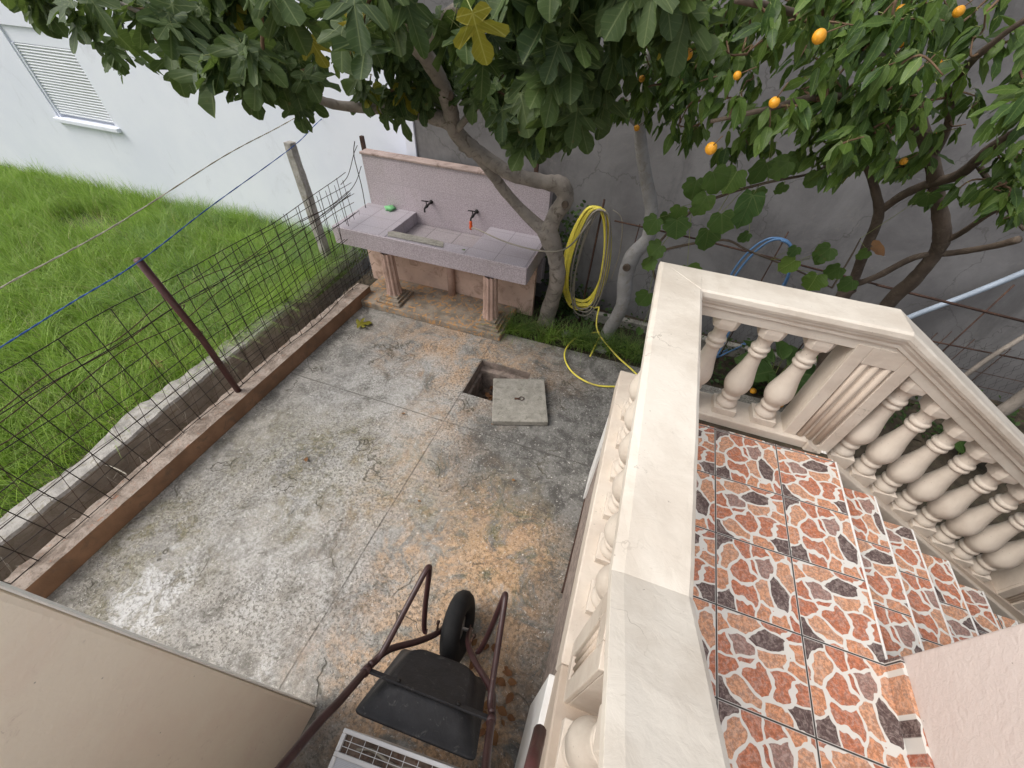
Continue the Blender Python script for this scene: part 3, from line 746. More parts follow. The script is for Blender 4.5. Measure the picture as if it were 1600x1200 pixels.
for i in range(6):
    z = LZ - RI * i; xe = 1.357 + RU * i if i == 0 else 1.335 + RU * i + .02
    mbn.box(xe + .0005, xe + .010, -.3, 1.80 - .018 * i, z - .014, z + .0015)
sb(mbn, 'step_nosings', M['white_paint'], .002)
sb(mbt, 'step_treads', M['tiles'], .002); sb(mbr, 'step_body', M['conc']); sb(mbs, 'step_risers', M['white_paint'], 0)
# side wall of the landing towards the patio
mb = MB(); mb.hexa([(.158, .30, .001), (.30, .30, .001), (.30, 1.759, .001), (.146, 1.759, .001)], [(.158, .30, LZ - .121), (.30, .30, LZ - .121), (.30, 1.759, LZ - .121), (.146, 1.759, LZ - .121)])
sb(mb, 'rough_side_wall', M['stucco'], 0)
sb(MB().box(.138, .150, 1.0, 1.755, .0005, .03), 'shadow_strip', M['rust'], 0)  # thin dark strip painting the shadow line along the wall foot
sb(MB().box(.128, .34, 1.76, 2.03, .001, LZ - .121), 'corner_pillar', M['white_paint'])
sb(MB().box(.341, 1.34, 1.76, 1.96, .001, LZ - .121), 'end_wall', M['stucco'], 0)
sb(MB().box(.122, .32, -.6, .345, .0012, LZ - .122), 'white_side_wall', M['white_paint'])
# sloping wall under descending flight
mb = MB(); ya, yb = 1.80, 2.02
mb.add([(1.341, ya + .06, .001), (3.3, ya + .06, .001), (3.3, ya + .06, .05), (1.341, ya + .06, 1.10), (1.341, yb, .001), (3.3, yb, .001), (3.3, yb, .05), (1.341, yb, 1.10)],
       [(0, 1, 2, 3), (7, 6, 5, 4), (3, 2, 6, 7), (0, 3, 7, 4), (1, 0, 4, 5), (2, 1, 5, 6)])
sb(mb, 'flight_side_wall', M['panel'])

# ------------------------------------------------------------------ balustrade
bs = empty('balustrade', (.24, 1.0, LZ), 'cream painted concrete balustrade with turned balusters around the landing and stairs', 'balustrade')
def bb(mb, name, mat, bevel=.004):
    o = mb.build(name, mat, bs, bevel=bevel); o.matrix_parent_inverse = Matrix.Translation(-Vector(bs.location)); return o
SL = RI / .283
# rail sections: centre line points, z of top face
RZ = 2.0
def sweep(path, prof, wscale=None):
    """profile (offset right, dz) swept along path with mitred corners in plan"""
    P = [Vector(p) for p in path]; rings = []
    for i, p in enumerate(P):
        d1 = (P[i] - P[i - 1]) if i else (P[1] - P[0]); d2 = (P[i + 1] - P[i]) if i < len(P) - 1 else d1
        a = Vector((d1.x, d1.y, 0)).normalized(); b_ = Vector((d2.x, d2.y, 0)).normalized()
        na = Vector((a.y, -a.x, 0)); nb_ = Vector((b_.y, -b_.x, 0)); m = (na + nb_).normalized(); k = 1 / max(.3, m.dot(na))
        ws = wscale[i] if wscale else (1, 1)
        rings.append([p + m * (k * u * ((ws[0] if u > -.098 else ws[0] * .55 + .50) if u < 0 else ws[1])) + Vector((0, 0, dz)) for u, dz in prof])
    return rings
def sub(P, n):
    out = []
    for a, b_ in zip(P[:-1], P[1:]):
        for j in range(n): out.append(Vector(a).lerp(Vector(b_), j / n))
    out.append(Vector(P[-1])); return out
prof = [(-.092, 0), (-.104, -.008), (-.107, -.03), (-.103, -.045), (-.092, -.050), (-.092, -.062), (-.082, -.078), (-.082, -.094), (-.070, -.10), (-.070, -.150),
        (.070, -.150), (.070, -.10), (.082, -.094), (.082, -.078), (.092, -.062), (.092, -.050), (.103, -.045), (.107, -.03), (.104, -.008), (.092, 0)]
path = [(.24, -1.0, RZ + 1.43 * SL), (.24, .43, RZ), (.24, 1.945, RZ), (1.21, 1.945, RZ), (3.4, 1.945, RZ - 2.19 * SL)]
dense = []; rj = random.Random(12)
for a, b_ in zip(path[:-1], path[1:]):
    n = max(2, int((Vector(b_) - Vector(a)).length / .09))
    for j in range(n): dense.append(Vector(a).lerp(Vector(b_), j / n))
dense.append(Vector(path[-1]))
ws = []
for p in dense:
    l = 1.0 if p.x > .3 else np.interp(p.y, [0, .43, 1.35, 1.9], [.62, .66, .93, 1.0])
    ws.append((l * (1 + rj.uniform(-.012, .012)), 1 + rj.uniform(-.012, .012)))
rings = sweep(dense, prof, ws)
mb = MB(); n = len(prof)
vs = [v + Vector((0, 0, rj.uniform(-.0012, .0012))) for r in rings for v in r]
fs = [(i * n + k, i * n + (k + 1) % n, (i + 1) * n + (k + 1) % n, (i + 1) * n + k) for i in range(len(rings) - 1) for k in range(n)]
fs += [tuple(range(n - 1, -1, -1)), tuple((len(rings) - 1) * n + k for k in range(n))]
mb.add(vs, fs)
bb(mb, 'handrail', M['cream_top'], .005)
# plinth under the balusters
PZT = LZ + .05
mb = MB()
mb.hexa([(.140, .36, LZ - .119), (.36, .36, LZ - .119), (.36, 2.04, LZ - .119), (.108, 2.04, LZ - .119)], [(.142, .36, PZT), (.36, .36, PZT), (.36, 2.04, PZT), (.110, 2.04, PZT)])
mb.box(.3601, 1.20, 1.845, 2.04, LZ - .119, PZT)
mb.add([(1.2001, 1.83, PZT - .0), (3.4, 1.83, PZT - 2.2 * SL), (3.4, 2.04, PZT - 2.2 * SL), (1.2001, 2.04, PZT), (1.2001, 1.83, PZT - .30), (3.4, 1.83, PZT - .30 - 2.2 * SL), (3.4, 2.04, PZT - .30 - 2.2 * SL), (1.2001, 2.04, PZT - .30)],
       [(3, 2, 1, 0), (4, 5, 6, 7), (0, 1, 5, 4), (1, 2, 6, 5), (2, 3, 7, 6), (3, 0, 4, 7)])
bb(mb, 'plinth', M['cream'], .007)
sb(MB().box(.361, 1.33, 1.8105, 1.8445, LZ - .0115, LZ - .005), 'dark_joint', M['soil'], 0)  # dark filler in the gap between tiles and plinth
mb = MB()
y2 = .359; y3 = -1.0
mb.add([(.145, y2, PZT), (.345, y2, PZT), (.345, y3, PZT + (y2 - y3) * SL), (.145, y3, PZT + (y2 - y3) * SL), (.145, y2, LZ - .3), (.345, y2, LZ - .3), (.345, y3, LZ - .3), (.145, y3, LZ - .3)],
       [(0, 1, 2, 3), (7, 6, 5, 4), (0, 4, 5, 1), (1, 5, 6, 2), (2, 6, 7, 3), (3, 7, 4, 0)])
bb(mb, 'plinth', M['panel'], .007)

BP = [(.047, .045), (.056, .052), (.058, .068), (.050, .085), (.041, .098), (.040, .106), (.049, .112), (.052, .122), (.049, .133), (.042, .139), (.044, .148), (.056, .165), (.066, .190), (.070, .215), (.068, .243),
      (.061, .275), (.051, .315), (.042, .36), (.037, .40), (.035, .425), (.037, .432), (.045, .437), (.047, .446), (.044, .455), (.037, .459), (.037, .466), (.046, .471), (.048, .48), (.045, .489), (.036, .494), (.0345, .52), (.037, .54), (.047, .553), (.056, .565)]
def baluster(x, y, zb, H=.64, ext=0, first=[None]):
    k = H / .64
    if first[0] is None:
        mb = MB(); mb.lathe(BP, 0, 0, 0, 28)
        h = .062; mb.box(-h, h, -h, h, -.04, .046)
        c = .058; q = .035
        ring = [(-c, -q), (-q, -c), (q, -c), (c, -q), (c, q), (q, c), (-q, c), (-c, q)]
        z0_, z1_, z2_ = .566, .600, .70
        vs = [(a * .97, b_ * .97, z0_) for a, b_ in ring] + [(a * 1.06, b_ * 1.06, z1_) for a, b_ in ring] + [(a * 1.06, b_ * 1.06, z2_) for a, b_ in ring]
        fs = [tuple(range(7, -1, -1)), tuple(range(16, 24))] + [(r * 8 + i, r * 8 + (i + 1) % 8, (r + 1) * 8 + (i + 1) % 8, (r + 1) * 8 + i) for r in (0, 1) for i in range(8)]
        mb.add(vs, fs)
        o = mb.build('baluster', M['cream'], bs, bevel=.003); first[0] = o
    else:
        o = first[0].copy(); COL.objects.link(o); o.parent = bs
    o.matrix_parent_inverse = Matrix.Identity(4)
    o.location = (x - bs.location.x, y - bs.location.y, zb - bs.location.z); o.scale = (1, 1, k); o.rotation_euler = (0, 0, random.choice((0, PI / 2)))
    return o
for i in range(6): baluster(.232 + i * .004, 1.675 - i * .212, PZT)
for x in (.525, .74, .955): baluster(x, 1.94, PZT)
for i in range(8):
    x = 1.435 + i * .170; baluster(x, 1.94, PZT - (x - 1.2) * SL + .01, .655)
for i in range(4):
    y = .13 - i * .20; baluster(.238, y, PZT + (.36 - y) * SL, .65)
# piers with fluted recessed panels
def pier(x0, x1, y0, y1, z0, z1, face, dzr=0, label=None):
    cx, cy = (x0 + x1) / 2, (y0 + y1) / 2
    p = MB(); d = .016; m = .062
    if face == 'y':     # fluted panel on both y faces
        p.box(x0, x1, y0 + d, y1 - d, z0, z1)
        for ya_, yb_ in ((y0, y0 + d - .0002), (y1 - d + .0002, y1)):
            p.box(x0, x0 + m, ya_, yb_, z0, z1); p.box(x1 - m, x1, ya_, yb_, z0, z1)
            p.box(x0 + m, x1 - m, ya_, yb_, z0, z0 + .09); p.box(x0 + m, x1 - m, ya_, yb_, z1 - .10, z1)
    else:
        p.box(x0 + d, x1 - d, y0, y1, z0, z1)
        for xa_, xb_ in ((x0, x0 + d - .0002), (x1 - d + .0002, x1)):
            p.box(xa_, xb_, y0, y0 + m, z0, z1); p.box(xa_, xb_, y1 - m, y1, z0, z1)
            p.box(xa_, xb_, y0 + m, y1 - m, z0, z0 + .09); p.box(xa_, xb_, y0 + m, y1 - m, z1 - .10, z1)
    o = bb(p, 'pier', M['cream'], .003)
    f = MB(); k = 3
    for s in (0, 1):
        for i in range(k):
            if face == 'y':
                w_ = (x1 - x0 - 2 * m) / k; c = x0 + m + w_ * (i + .5); yy = y0 + d if s == 0 else y1 - d
                f.tube([(c, yy, z0 + .091), (c, yy, z1 - .101)], w_ * .36, 10)
            else:
                w_ = (y1 - y0 - 2 * m) / k; c = y0 + m + w_ * (i + .5); xx = x0 + d if s == 0 else x1 - d
                f.tube([(xx, c, z0 + .091), (xx, c, z1 - .101)], w_ * .36, 10)
    fo = f.build('fluted_panel', M['panel'], o)
    return o
pier(1.075, 1.345, 1.87, 2.02, PZT - .12, RZ - .12, 'y')
pier(.172, .31, .24, .44, PZT + .001, RZ - .10, 'x')
pier(2.80, 3.0, 1.87, 2.02, .02, RZ - 1.6 * SL - .13, 'y')
# open corner pillar behind the first baluster
# ------------------------------------------------------------------ house
hs_ = empty('house', (0, -1.5, 0), 'house with beige and pink rendered wall corners on either side of the stairs', 'house')
def hb(mb, name, mat, label=None, bevel=.006):
    o = mb.build(name, mat, hs_, bevel=bevel); o.matrix_parent_inverse = Matrix.Translation(-Vector(hs_.location))
    if label: o['label'] = label
    return o
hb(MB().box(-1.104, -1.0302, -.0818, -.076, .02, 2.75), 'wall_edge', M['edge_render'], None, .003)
hb(MB().box(-1.105, -1.03, -3.5, -.082, .02, 2.75), 'wall', M['beigewall'], 'beige rendered wall corner at the lower left', .016)
hb(MB().box(1.362, 6.0, -3.5, .818, LZ + .001, 2.45), 'wall', M['pinkwall'], 'pale pink rendered wall corner above the tiled landing', .008)
hb(MB().box(-1.029, .10, -3.5, -.75, .0, 1.75), 'wall', M['beigewall'])
# tile skirting at the foot of the pink wall
hb(MB().box(1.348, 1.3615, -.6, .812, LZ + .0008, LZ + .085), 'skirting_tile', M['tiles'], None, .001)

# ------------------------------------------------------------------ white appliance against the house
ap = empty('appliance', (-.30, -.22, 0), 'white metal appliance casing with a grille opening behind the wheelbarrow', 'appliance', rz=math.radians(5))
W_, D_, H_ = .30, .17, .80
mb = MB(); mb.box(-W_, W_, -D_, D_, .02, H_ - .02); mb.build('casing', M['white_enamel'], ap, bevel=.008)
mb = MB()
mb.box(-W_, W_, D_ - .016, D_, H_ - .0199, H_); mb.box(-W_, W_, D_ - .088, D_ - .072, H_ - .0199, H_)
mb.box(-W_, -W_ + .018, -D_, D_ - .088, H_ - .0199, H_); mb.box(W_ - .018, W_, -D_, D_ - .088, H_ - .0199, H_); mb.box(-W_, -W_ + .018, D_ - .072, D_ - .016, H_ - .0199, H_); mb.box(W_ - .05, W_, D_ - .072, D_ - .016, H_ - .0199, H_)
mb.build('top_frame', M['white_enamel'], ap, bevel=.003)
mb = MB(); mb.box(-W_ + .018, W_ - .05, D_ - .0718, D_ - .0162, H_ - .0199, H_ - .018); mb.build('grille_recess', M['rubble'], ap)
mb = MB()
for k in range(9): x = -W_ + .018 + .058 * (k + .5); mb.tube([(x, D_ - .074, H_ - .004), (x, D_ - .014, H_ - .004)], .0014, 5)
for k in range(1, 3): y = D_ - .072 + .0187 * k; mb.tube([(-W_ + .015, y, H_ - .0052), (W_ - .045, y, H_ - .0052)], .0014, 5)
mb.build('grille', M['white_enamel'], ap)
mb = MB(); mb.tube(smooth_path([(-.22, .12, H_ - .012), (-.16, .135, H_ - .011), (-.05, .115, H_ - .012), (.05, .125, H_ - .011), (.17, .11, H_ - .012)], 5), .006, 6); mb.build('cable', M['hose_g'], ap)
b = NB('filter_mesh', .5, .4); q = b.xyz()
g_ = b.math('MAXIMUM', b.step(b.math('ABSOLUTE', b.math('SUBTRACT', b.math('FRACT', b.math('MULTIPLY', q[0], 220)), .5)), .32, .46), b.step(b.math('ABSOLUTE', b.math('SUBTRACT', b.math('FRACT', b.math('MULTIPLY', q[1], 220)), .5)), .32, .46))
b.color(b.mix(b.math('MULTIPLY', g_, .7), b.mix(b.noise(9, 6, .7), (.46, .49, .54), (.62, .65, .70)), (.30, .31, .34)))
MB().box(-W_ + .0181, W_ - .0181, -D_ + .005, D_ - .0881, H_ - .0198, H_ - .006).build('filter_panel', b.m, ap)

# ------------------------------------------------------------------ wheelbarrow standing on its wheel
wb = empty('wheelbarrow', (-.415, .53, 0), 'wheelbarrow with black tray and dark red tube frame stood up on its wheel', 'wheelbarrow')
O = Vector((0, 0, .20)); U = Vector((.10, -.55, .83)).normalized(); Nn = Vector((0, .83, .55)).normalized(); Lx = U.cross(Nn).normalized()
if Lx.x < 0: Lx = -Lx
Nn = (Lx.cross(U)).normalized()
if Nn.y < 0: Nn = -Nn
def wl(l, u, n_): return O + Lx * l + U * u + Nn * n_
for s in (-1, 1):
    P = smooth_path([wl(s * .075, -.03, -.005), wl(s * .078, .08, 0), wl(s * .105, .20, 0), wl(s * .17, .34, .0), wl(s * .265, .50, .0), wl(s * .29, .66, .0), wl(s * .30, .95, -.0), wl(s * .315, 1.10, -.01), wl(s * .33, 1.40, -.05)], 5)
    mb = MB(); mb.tube(P, .0165, 14); fo = mb.build('frame_tube', M['tube'], wb)
    mb = MB(); mb.tube([wl(s * .327, 1.32, -.042), wl(s * .334, 1.46, -.06)], .020, 14); mb.build('grip', M['rubber'], wb)
    P = smooth_path([wl(s * .145, .235, .016), wl(s * .165, .245, .03), wl(s * .185, .33, .17), wl(s * .20, .47, .385), wl(s * .205, .505, .425), wl(s * .212, .535, .40), wl(s * .235, .58, .25), wl(s * .268, .64, .04), wl(s * .29, .70, .018)], 5)
    mb = MB(); mb.tube(P, .0145, 12); mb.build('leg', M['tube'], wb)
    mb = MB(); mb.tube([wl(s * .293, .70, 0), wl(s * .293, .74, 0)], .021, 12); mb.build('clamp', M['tube'], wb)
    mb = MB(); mb.box(-.004, .004, -.012, .012, -.05, .05); q = Matrix((Lx, U, Nn)).transposed().to_euler()
    mb.build('axle_plate', M['tube'], wb, loc=wl(s * .068, 0, -.01), rot=q)
# wheel
Uw = Vector((-.06, -.55, .83)).normalized(); Lw = Vector((1, .20, .02)); Lw = (Lw - Uw * Lw.dot(Uw)).normalized(); wm = Matrix((Uw, Lw.cross(Uw), Lw)).transposed()      # lathe axis along Lx
tyre = []
R, r_ = .140, .062
for k in range(25):
    a = -PI + 2 * PI * k / 24; rr = r_ * (1 + (.04 if k % 2 else 0) * (1 if abs(a) < 1.0 else 0)); tyre.append((R + rr * math.cos(a), rr * .92 * math.sin(a)))
mb = MB()
n = 56; vs = []
for (r2, z) in tyre:
    for k in range(n):
        an = 2 * PI * k / n; p = wm @ Vector((r2 * math.cos(an), r2 * math.sin(an), z)); vs.append(O + p)
L = len(tyre); mb.add(vs, [(i * n + k, i * n + (k + 1) % n, (i + 1) * n + (k + 1) % n, (i + 1) * n + k) for i in range(L - 1) for k in range(n)], 0, True)
wh = mb.build('wheel', M['rubber'], wb)
mb = MB(); mb.lathe([(.02, -.03), (.025, -.03), (.04, -.02), (.10, -.012), (.118, -.03), (.122, -.03), (.122, .03), (.118, .03), (.10, .012), (.04, .02), (.025, .03), (.02, .03)], O.x, O.y, O.z, 32, 0, wm)
mb.build('rim', M['steel'], wh)
mb = MB(); mb.tube([O - Lx * .09, O + Lx * .09], .010, 8); mb.build('axle', M['steel'], wb)
for s in (-1, 1):
    mb = MB(); mb.tube([wl(s * .10, .17, .0), wl(s * .11, .16, .05), wl(s * .10, .15, .0)], .006, 6); mb.tube([wl(s * .11, .16, .04), wl(s * .11, .16, .06)], .010, 6); mb.build('bolt', M['rust'], wb)
# tray: rounded tub, bottom facing away from the house
def ring(u0, u1, hw0, hw1, n_, cr=.07, seg=6):
    cs = [(hw1, u1), (-hw1, u1), (-hw0, u0), (hw0, u0)]; out = []
    cs = [(hw0, u0), (hw1, u1), (-hw1, u1), (-hw0, u0)]
    for i in range(4):
        p = Vector(cs[i]); a = Vector(cs[i - 1]) - p; b_ = Vector(cs[(i + 1) % 4]) - p
        A_ = p + a.normalized() * cr; B_ = p + b_.normalized() * cr
        for j in range(seg + 1):
            t = j / seg; q_ = A_ * (1 - t) ** 2 + p * 2 * t * (1 - t) + B_ * t * t; out.append((q_.x, q_.y, n_))
    return out
rings_ = [ring(.38, .70, .145, .17, -.006, .08), ring(.36, .715, .163, .19, -.010, .09), ring(.335, .728, .185, .212, -.03, .095), ring(.29, .745, .205, .235, -.07, .075),
          ring(.288, .748, .209, .239, -.075, .072), ring(.21, .772, .24, .258, -.118, .045), ring(.195, .782, .252, .272, -.122, .04), ring(.193, .784, .254, .274, -.131, .04)]
inner_ = [ring(.21, .767, .236, .252, -.122, .045), ring(.34, .722, .18, .207, -.035, .095), ring(.38, .70, .145, .17, -.012, .08)]
mb = MB(); allr = rings_ + inner_; m_ = len(allr[0])
mb.add([wl(*p) for r in allr for p in r], [(i * m_ + k, i * m_ + (k + 1) % m_, (i + 1) * m_ + (k + 1) % m_, (i + 1) * m_ + k) for i in range(len(allr) - 1) for k in range(m_)] + [], 0, True)
mb.add([wl(*p) for p in allr[0]], [tuple(range(m_))]); mb.add([wl(*p) for p in allr[-1]], [tuple(range(m_))])
tr_ = mb.build('tray', M['traym'], wb)
def obb(mb, l0, l1, u0, u1, n0, n1):
    mb.hexa([wl(l0, u0, n0), wl(l1, u0, n0), wl(l1, u1, n0), wl(l0, u1, n0)], [wl(l0, u0, n1), wl(l1, u0, n1), wl(l1, u1, n1), wl(l0, u1, n1)])
mb = MB(); obb(mb, -.285, .285, .70, .73, -.004, .006); mb.build('crossbar', M['traym'], wb, bevel=.002)
mb = MB()
for l in (-.14, .14):
    mb = MB(); mb.tube([wl(l, .715, .004), wl(l, .715, .014)], .010, 8); mb.build('bolt', M['black_metal'], wb)

# maroon tube leaning at the white side wall
mb = MB(); a = PX(822, 1235, .085); c = PX(844, 1142, .095); mb.tube([c, a], .017, 10)
tag(mb.build('steel_tube', M['maroon']), 'dark maroon steel tube lying against the white base of the stairs', 'tube')

# ------------------------------------------------------------------ leaves
def outline(kind):
    if kind == 'fig':
        h = [(0, 0), (.10, -.09), (.22, -.12), (.36, -.07), (.40, .05), (.32, .13), (.20, .19), (.32, .21), (.47, .27), (.60, .40), (.62, .53), (.52, .58), (.37, .50), (.165, .40), (.18, .52), (.24, .68), (.22, .84), (.12, .96), (0, 1.0)]
        c = (0, .24)
    elif kind == 'vine':
        h = [(0, .05), (.12, -.08), (.30, -.10), (.44, 0), (.46, .14), (.54, .24), (.54, .40), (.44, .52), (.40, .60), (.38, .74), (.26, .84), (.12, .90), (0, 1.0)]
        c = (0, .35)
    elif kind == 'citrus':
        h = [(0, 0), (.10, .10), (.17, .26), (.20, .42), (.185, .58), (.13, .76), (.06, .90), (0, 1.0)]
        c = None
    else:
        h = [(0, 0), (.2, .12), (.32, .32), (.33, .5), (.24, .72), (.1, .9), (0, 1.0)]; c = None
    return h, c
def leaf_template(kind, variant=0):
    rnd = random.Random(variant); h, c = outline(kind)
    h = [(x * rnd.uniform(.88, 1.12), y + rnd.uniform(-.015, .015)) for x, y in h]; h[0] = (0, h[0][1]); h[-1] = (0, h[-1][1])
    droop = rnd.uniform(.18, .5); fold = rnd.uniform(.1, .45); curl = rnd.uniform(-.2, .4); wav = rnd.uniform(.015, .05); tw = rnd.uniform(-.5, .5)
    V = []; F = []
    def z(x, y): return -droop * y * y * .6 + fold * abs(x) - curl * x * x * 2 + wav * math.sin(x * 14 + y * 11 + variant) + tw * x * y
    left = [(-x, y) for x, y in h[1:-1]][::-1]; out = h + left
    if c is not None:
        V = [(c[0], c[1])] + out; F = [(0, 1 + i, 1 + (i + 1) % len(out)) for i in range(len(out))]
    else:
        V = list(out); m = len(h); N = len(out)
        mid = [(0, y) for x, y in h[1:-1]]; base = len(V); V += mid
        for s in (0, 1):
            side = list(range(0, m)) if s == 0 else [0] + list(range(N - 1, m - 1, -1)) + [m - 1]
            cen = [0] + [base + i for i in range(len(mid))] + [m - 1]
            for i in range(m - 1):
                q = [cen[i], side[i], side[i + 1], cen[i + 1]]
                q = [q[k] for k in range(4) if q[k] not in q[:k]]
                F.append(tuple(q) if s == 0 else tuple(q[::-1]))
    V3 = np.array([(x, y, z(x, y)) for x, y in V]); UV = np.array(V)
    return V3, F, UV
TEMPL = {k: [leaf_template(k, i * 7 + 1) for i in range(14)] for k in ('fig', 'vine', 'citrus', 'oval')}
class LeafCloud:
    def __init__(s): s.V = []; s.F = []; s.UV = []; s.R = []; s.n = 0; s.mi = []
    def leaf(s, kind, base, direction, normal, size, rnd, mi=0):
        V, F, UV = random.choice(TEMPL[kind])
        d = Vector(direction).normalized(); nn = Vector(normal); nn = (nn - d * nn.dot(d))
        nn = nn.normalized() if nn.length > 1e-4 else d.orthogonal(); x = d.cross(nn)
        Mx = np.array([x * random.uniform(.78, 1.15), d, nn * random.uniform(.6, 1.5)]) * size
        s.V.append(V @ Mx + np.array(base))
        for f in F:
            s.F.append(tuple(i + s.n for i in f)); s.mi.append(mi)
            for i in f: s.UV.append(UV[i]); s.R.append((rnd, 0))
        s.n += len(V)
    def stick(s, a, b_, r, mi):
        mb = MB(); mb.tube([a, b_], [r, r * .7], 4, caps=False)
        s.V.append(np.array([tuple(v) for v in mb.v]))
        for f in mb.f:
            s.F.append(tuple(i + s.n for i in f)); s.mi.append(mi)
            for i in f: s.UV.append((.3, .5)); s.R.append((.5, 0))
        s.n += len(mb.v)
    def build(s, name, mats, parent=None):
        me = bpy.data.meshes.new(name); V = np.concatenate(s.V)
        me.from_pydata(V.tolist(), [], s.F)
        for m in mats: me.materials.append(m)
        me.polygons.foreach_set('material_index', s.mi); me.polygons.foreach_set('use_smooth', [True] * len(s.F))
        a = me.uv_layers.new(name='leaf'); b_ = me.uv_layers.new(name='rand')
        a.data.foreach_set('uv', np.array(s.UV, dtype=np.float32).ravel()); b_.data.foreach_set('uv', np.array(s.R, dtype=np.float32).ravel())
        me.update(); o = bpy.data.objects.new(name, me); COL.objects.link(o)
        if parent: o.parent = parent; o.matrix_parent_inverse = Matrix.Translation(-Vector(parent.location))
        return o
def rv(s=1.0): return Vector((random.uniform(-s, s), random.uniform(-s, s), random.uniform(-s, s)))
def inpoly(x, y, P):
    c = False
    for i in range(len(P)):
        (x1, y1), (x2, y2) = P[i - 1], P[i]
        if (y1 > y) != (y2 > y) and x < (x2 - x1) * (y - y1) / (y2 - y1) + x1: c = not c
    return c
def pts_in(P, n):
    xs = [p[0] for p in P]; ys = [p[1] for p in P]; out = []
    while len(out) < n:
        x, y = random.uniform(min(xs), max(xs)), random.uniform(min(ys), max(ys))
        if inpoly(x, y, P): out.append((x, y))
    return out
def limb(mb, pts, rads, k=6, n=12, mi=0, bump_=.06):
    P = smooth_path(pts, k); R = lerp_list(rads, k)
    R = [r * (1 + random.uniform(-bump_, bump_)) for r in R]
    mb.tube(P, R, n, mi); return P
def crown(kind, mats, tips, skel, per, size, spread, parent, name, petiole, twig_r=.006, down=.6, lightf=.0, rndf=None, reach=.9):
    """tips: twig ends; every twig runs back to the nearest point of the limbs"""
    lc = LeafCloud(); tw = MB()
    S = np.array([tuple(p) for p in skel])
    order = sorted(tips, key=lambda t: np.min(((S - np.array(t)) ** 2).sum(1)))
    for t in order:
        t = Vector(t); d2 = ((S - np.array(t)) ** 2).sum(1); near = Vector(S[int(np.argmin(d2))])
        v = t - near; mid = near + v * .5 + Vector((0, 0, .10 * v.length)) + rv(.04)
        P = smooth_path([near, mid, t], 5); tw.tube(P, [twig_r * (1.5 - 1.0 * i / len(P)) for i in range(len(P))], 5)
        if v.length > .05: S = np.vstack([S, [tuple(p) for p in P[4:]]])
        dirv = (P[-1] - P[-3]).normalized()
        for k in range(per + random.randint(-1, 1)):
            u = random.random() ** .7 * spread
            base = t - dirv * u + rv(spread * .12)
            pd = (rv() + dirv * .5 + Vector((0, -.25, .15))).normalized()
            pl = petiole * random.uniform(.5, 1.2); tip = base + pd * pl
            lc.stick(base, tip, .0022 if kind == 'fig' else .0013, 1)
            hor = Vector((pd.x, pd.y, 0))
            hor = hor.normalized() if hor.length > .05 else Vector((1, 0, 0))
            dd = (hor * random.uniform(.3, 1.0) + Vector((0, 0, -1)) * down * random.uniform(.3, 1.8) + rv(.25))
            nn = Vector((0, -.25, 1)) + rv(.55) + hor * .4
            lc.leaf(kind, tip, dd, nn, size * random.uniform(.62, 1.15), random.random(), 0 if random.random() > lightf else 2)
    lc.V.append(np.array([tuple(v) for v in tw.v]))
    for f in tw.f:
        lc.F.append(tuple(i + lc.n for i in f)); lc.mi.append(3)
        for i in f: lc.UV.append((.3, .5)); lc.R.append((.5, 0))
    lc.n += len(tw.v)
    return lc.build(name, list(mats) + [M['twig']], parent)

# ---- fig tree
fb = PZ(852, 510, 0); ft = empty('fig_tree', (fb.x, fb.y, 0), 'old fig tree with pale twisted trunk and big lobed leaves beside the sink', 'tree')
mb = MB(); sk_pts = []
sk_pts += limb(mb, [PZ(852, 512, -.05), PZ(856, 490, .10), PY(870, 440, 3.84), PY(868, 400, 3.82), PY(853, 355, 3.80)], [.125, .098, .085, .086, .105], 6, 16)
sk_pts += limb(mb, [PY(856, 365, 3.80), PY(868, 335, 3.80), PY(883, 312, 3.78), PY(876, 290, 3.76), PY(848, 284, 3.72), PY(800, 272, 3.66), PY(757, 245, 3.60), PY(722, 222, 3.52)], [.085, .078, .08, .082, .062, .060, .062, .068], 6, 14)
sk_pts += limb(mb, [PY(852, 362, 3.82), PY(822, 335, 3.84), PY(790, 300, 3.78), PY(762, 262, 3.68), PY(740, 235, 3.58)], [.07, .056, .05, .050, .055], 6, 14)
sk_pts += limb(mb, [PY(740, 235, 3.58), PY(712, 205, 3.48), PY(702, 165, 3.38), PY(685, 120, 3.22), PY(660, 78, 3.05), PY(640, 35, 2.9), PY(630, -20, 2.75), PY(640, -90, 2.6)], [.074, .070, .060, .056, .060, .052, .045, .04], 6, 14)
sk_pts += limb(mb, [PY(705, 192, 3.45), PY(675, 182, 3.42), PY(620, 172, 3.38), PY(560, 168, 3.32), PY(510, 160, 3.2), PY(440, 130, 3.05), PY(340, 100, 2.85), PY(250, 70, 2.7)], [.066, .058, .044, .040, .036, .028, .022, .014], 6, 12)
sk_pts += limb(mb, [PY(655, 85, 3.06), PY(620, 58, 2.9), PY(560, 52, 2.75), PY(480, 62, 2.6), PY(400, 64, 2.45), PY(300, 48, 2.3), PY(220, 20, 2.2), PY(160, -10, 2.1)], [.032, .028, .022, .018, .016, .013, .011, .008], 6, 10)
sk_pts += limb(mb, [PY(672, 178, 3.42), PY(655, 120, 3.3), PY(600, 60, 3.2), PY(570, -20, 3.1)], [.030, .024, .020, .015], 6, 8)
sk_pts += limb(mb, [PY(662, 75, 3.02), PY(690, 30, 2.9), PY(760, -10, 2.7), PY(860, -20, 2.4), PY(960, -30, 2.2), PY(1060, -30, 2.0)], [.035, .03, .024, .02, .016, .012], 6, 10)
sk_pts += limb(mb, [PY(712, 205, 3.46), PY(760, 150, 3.2), PY(820, 100, 2.9), PY(900, 60, 2.6), PY(980, 20, 2.3)], [.03, .024, .02, .016, .012], 6, 8)
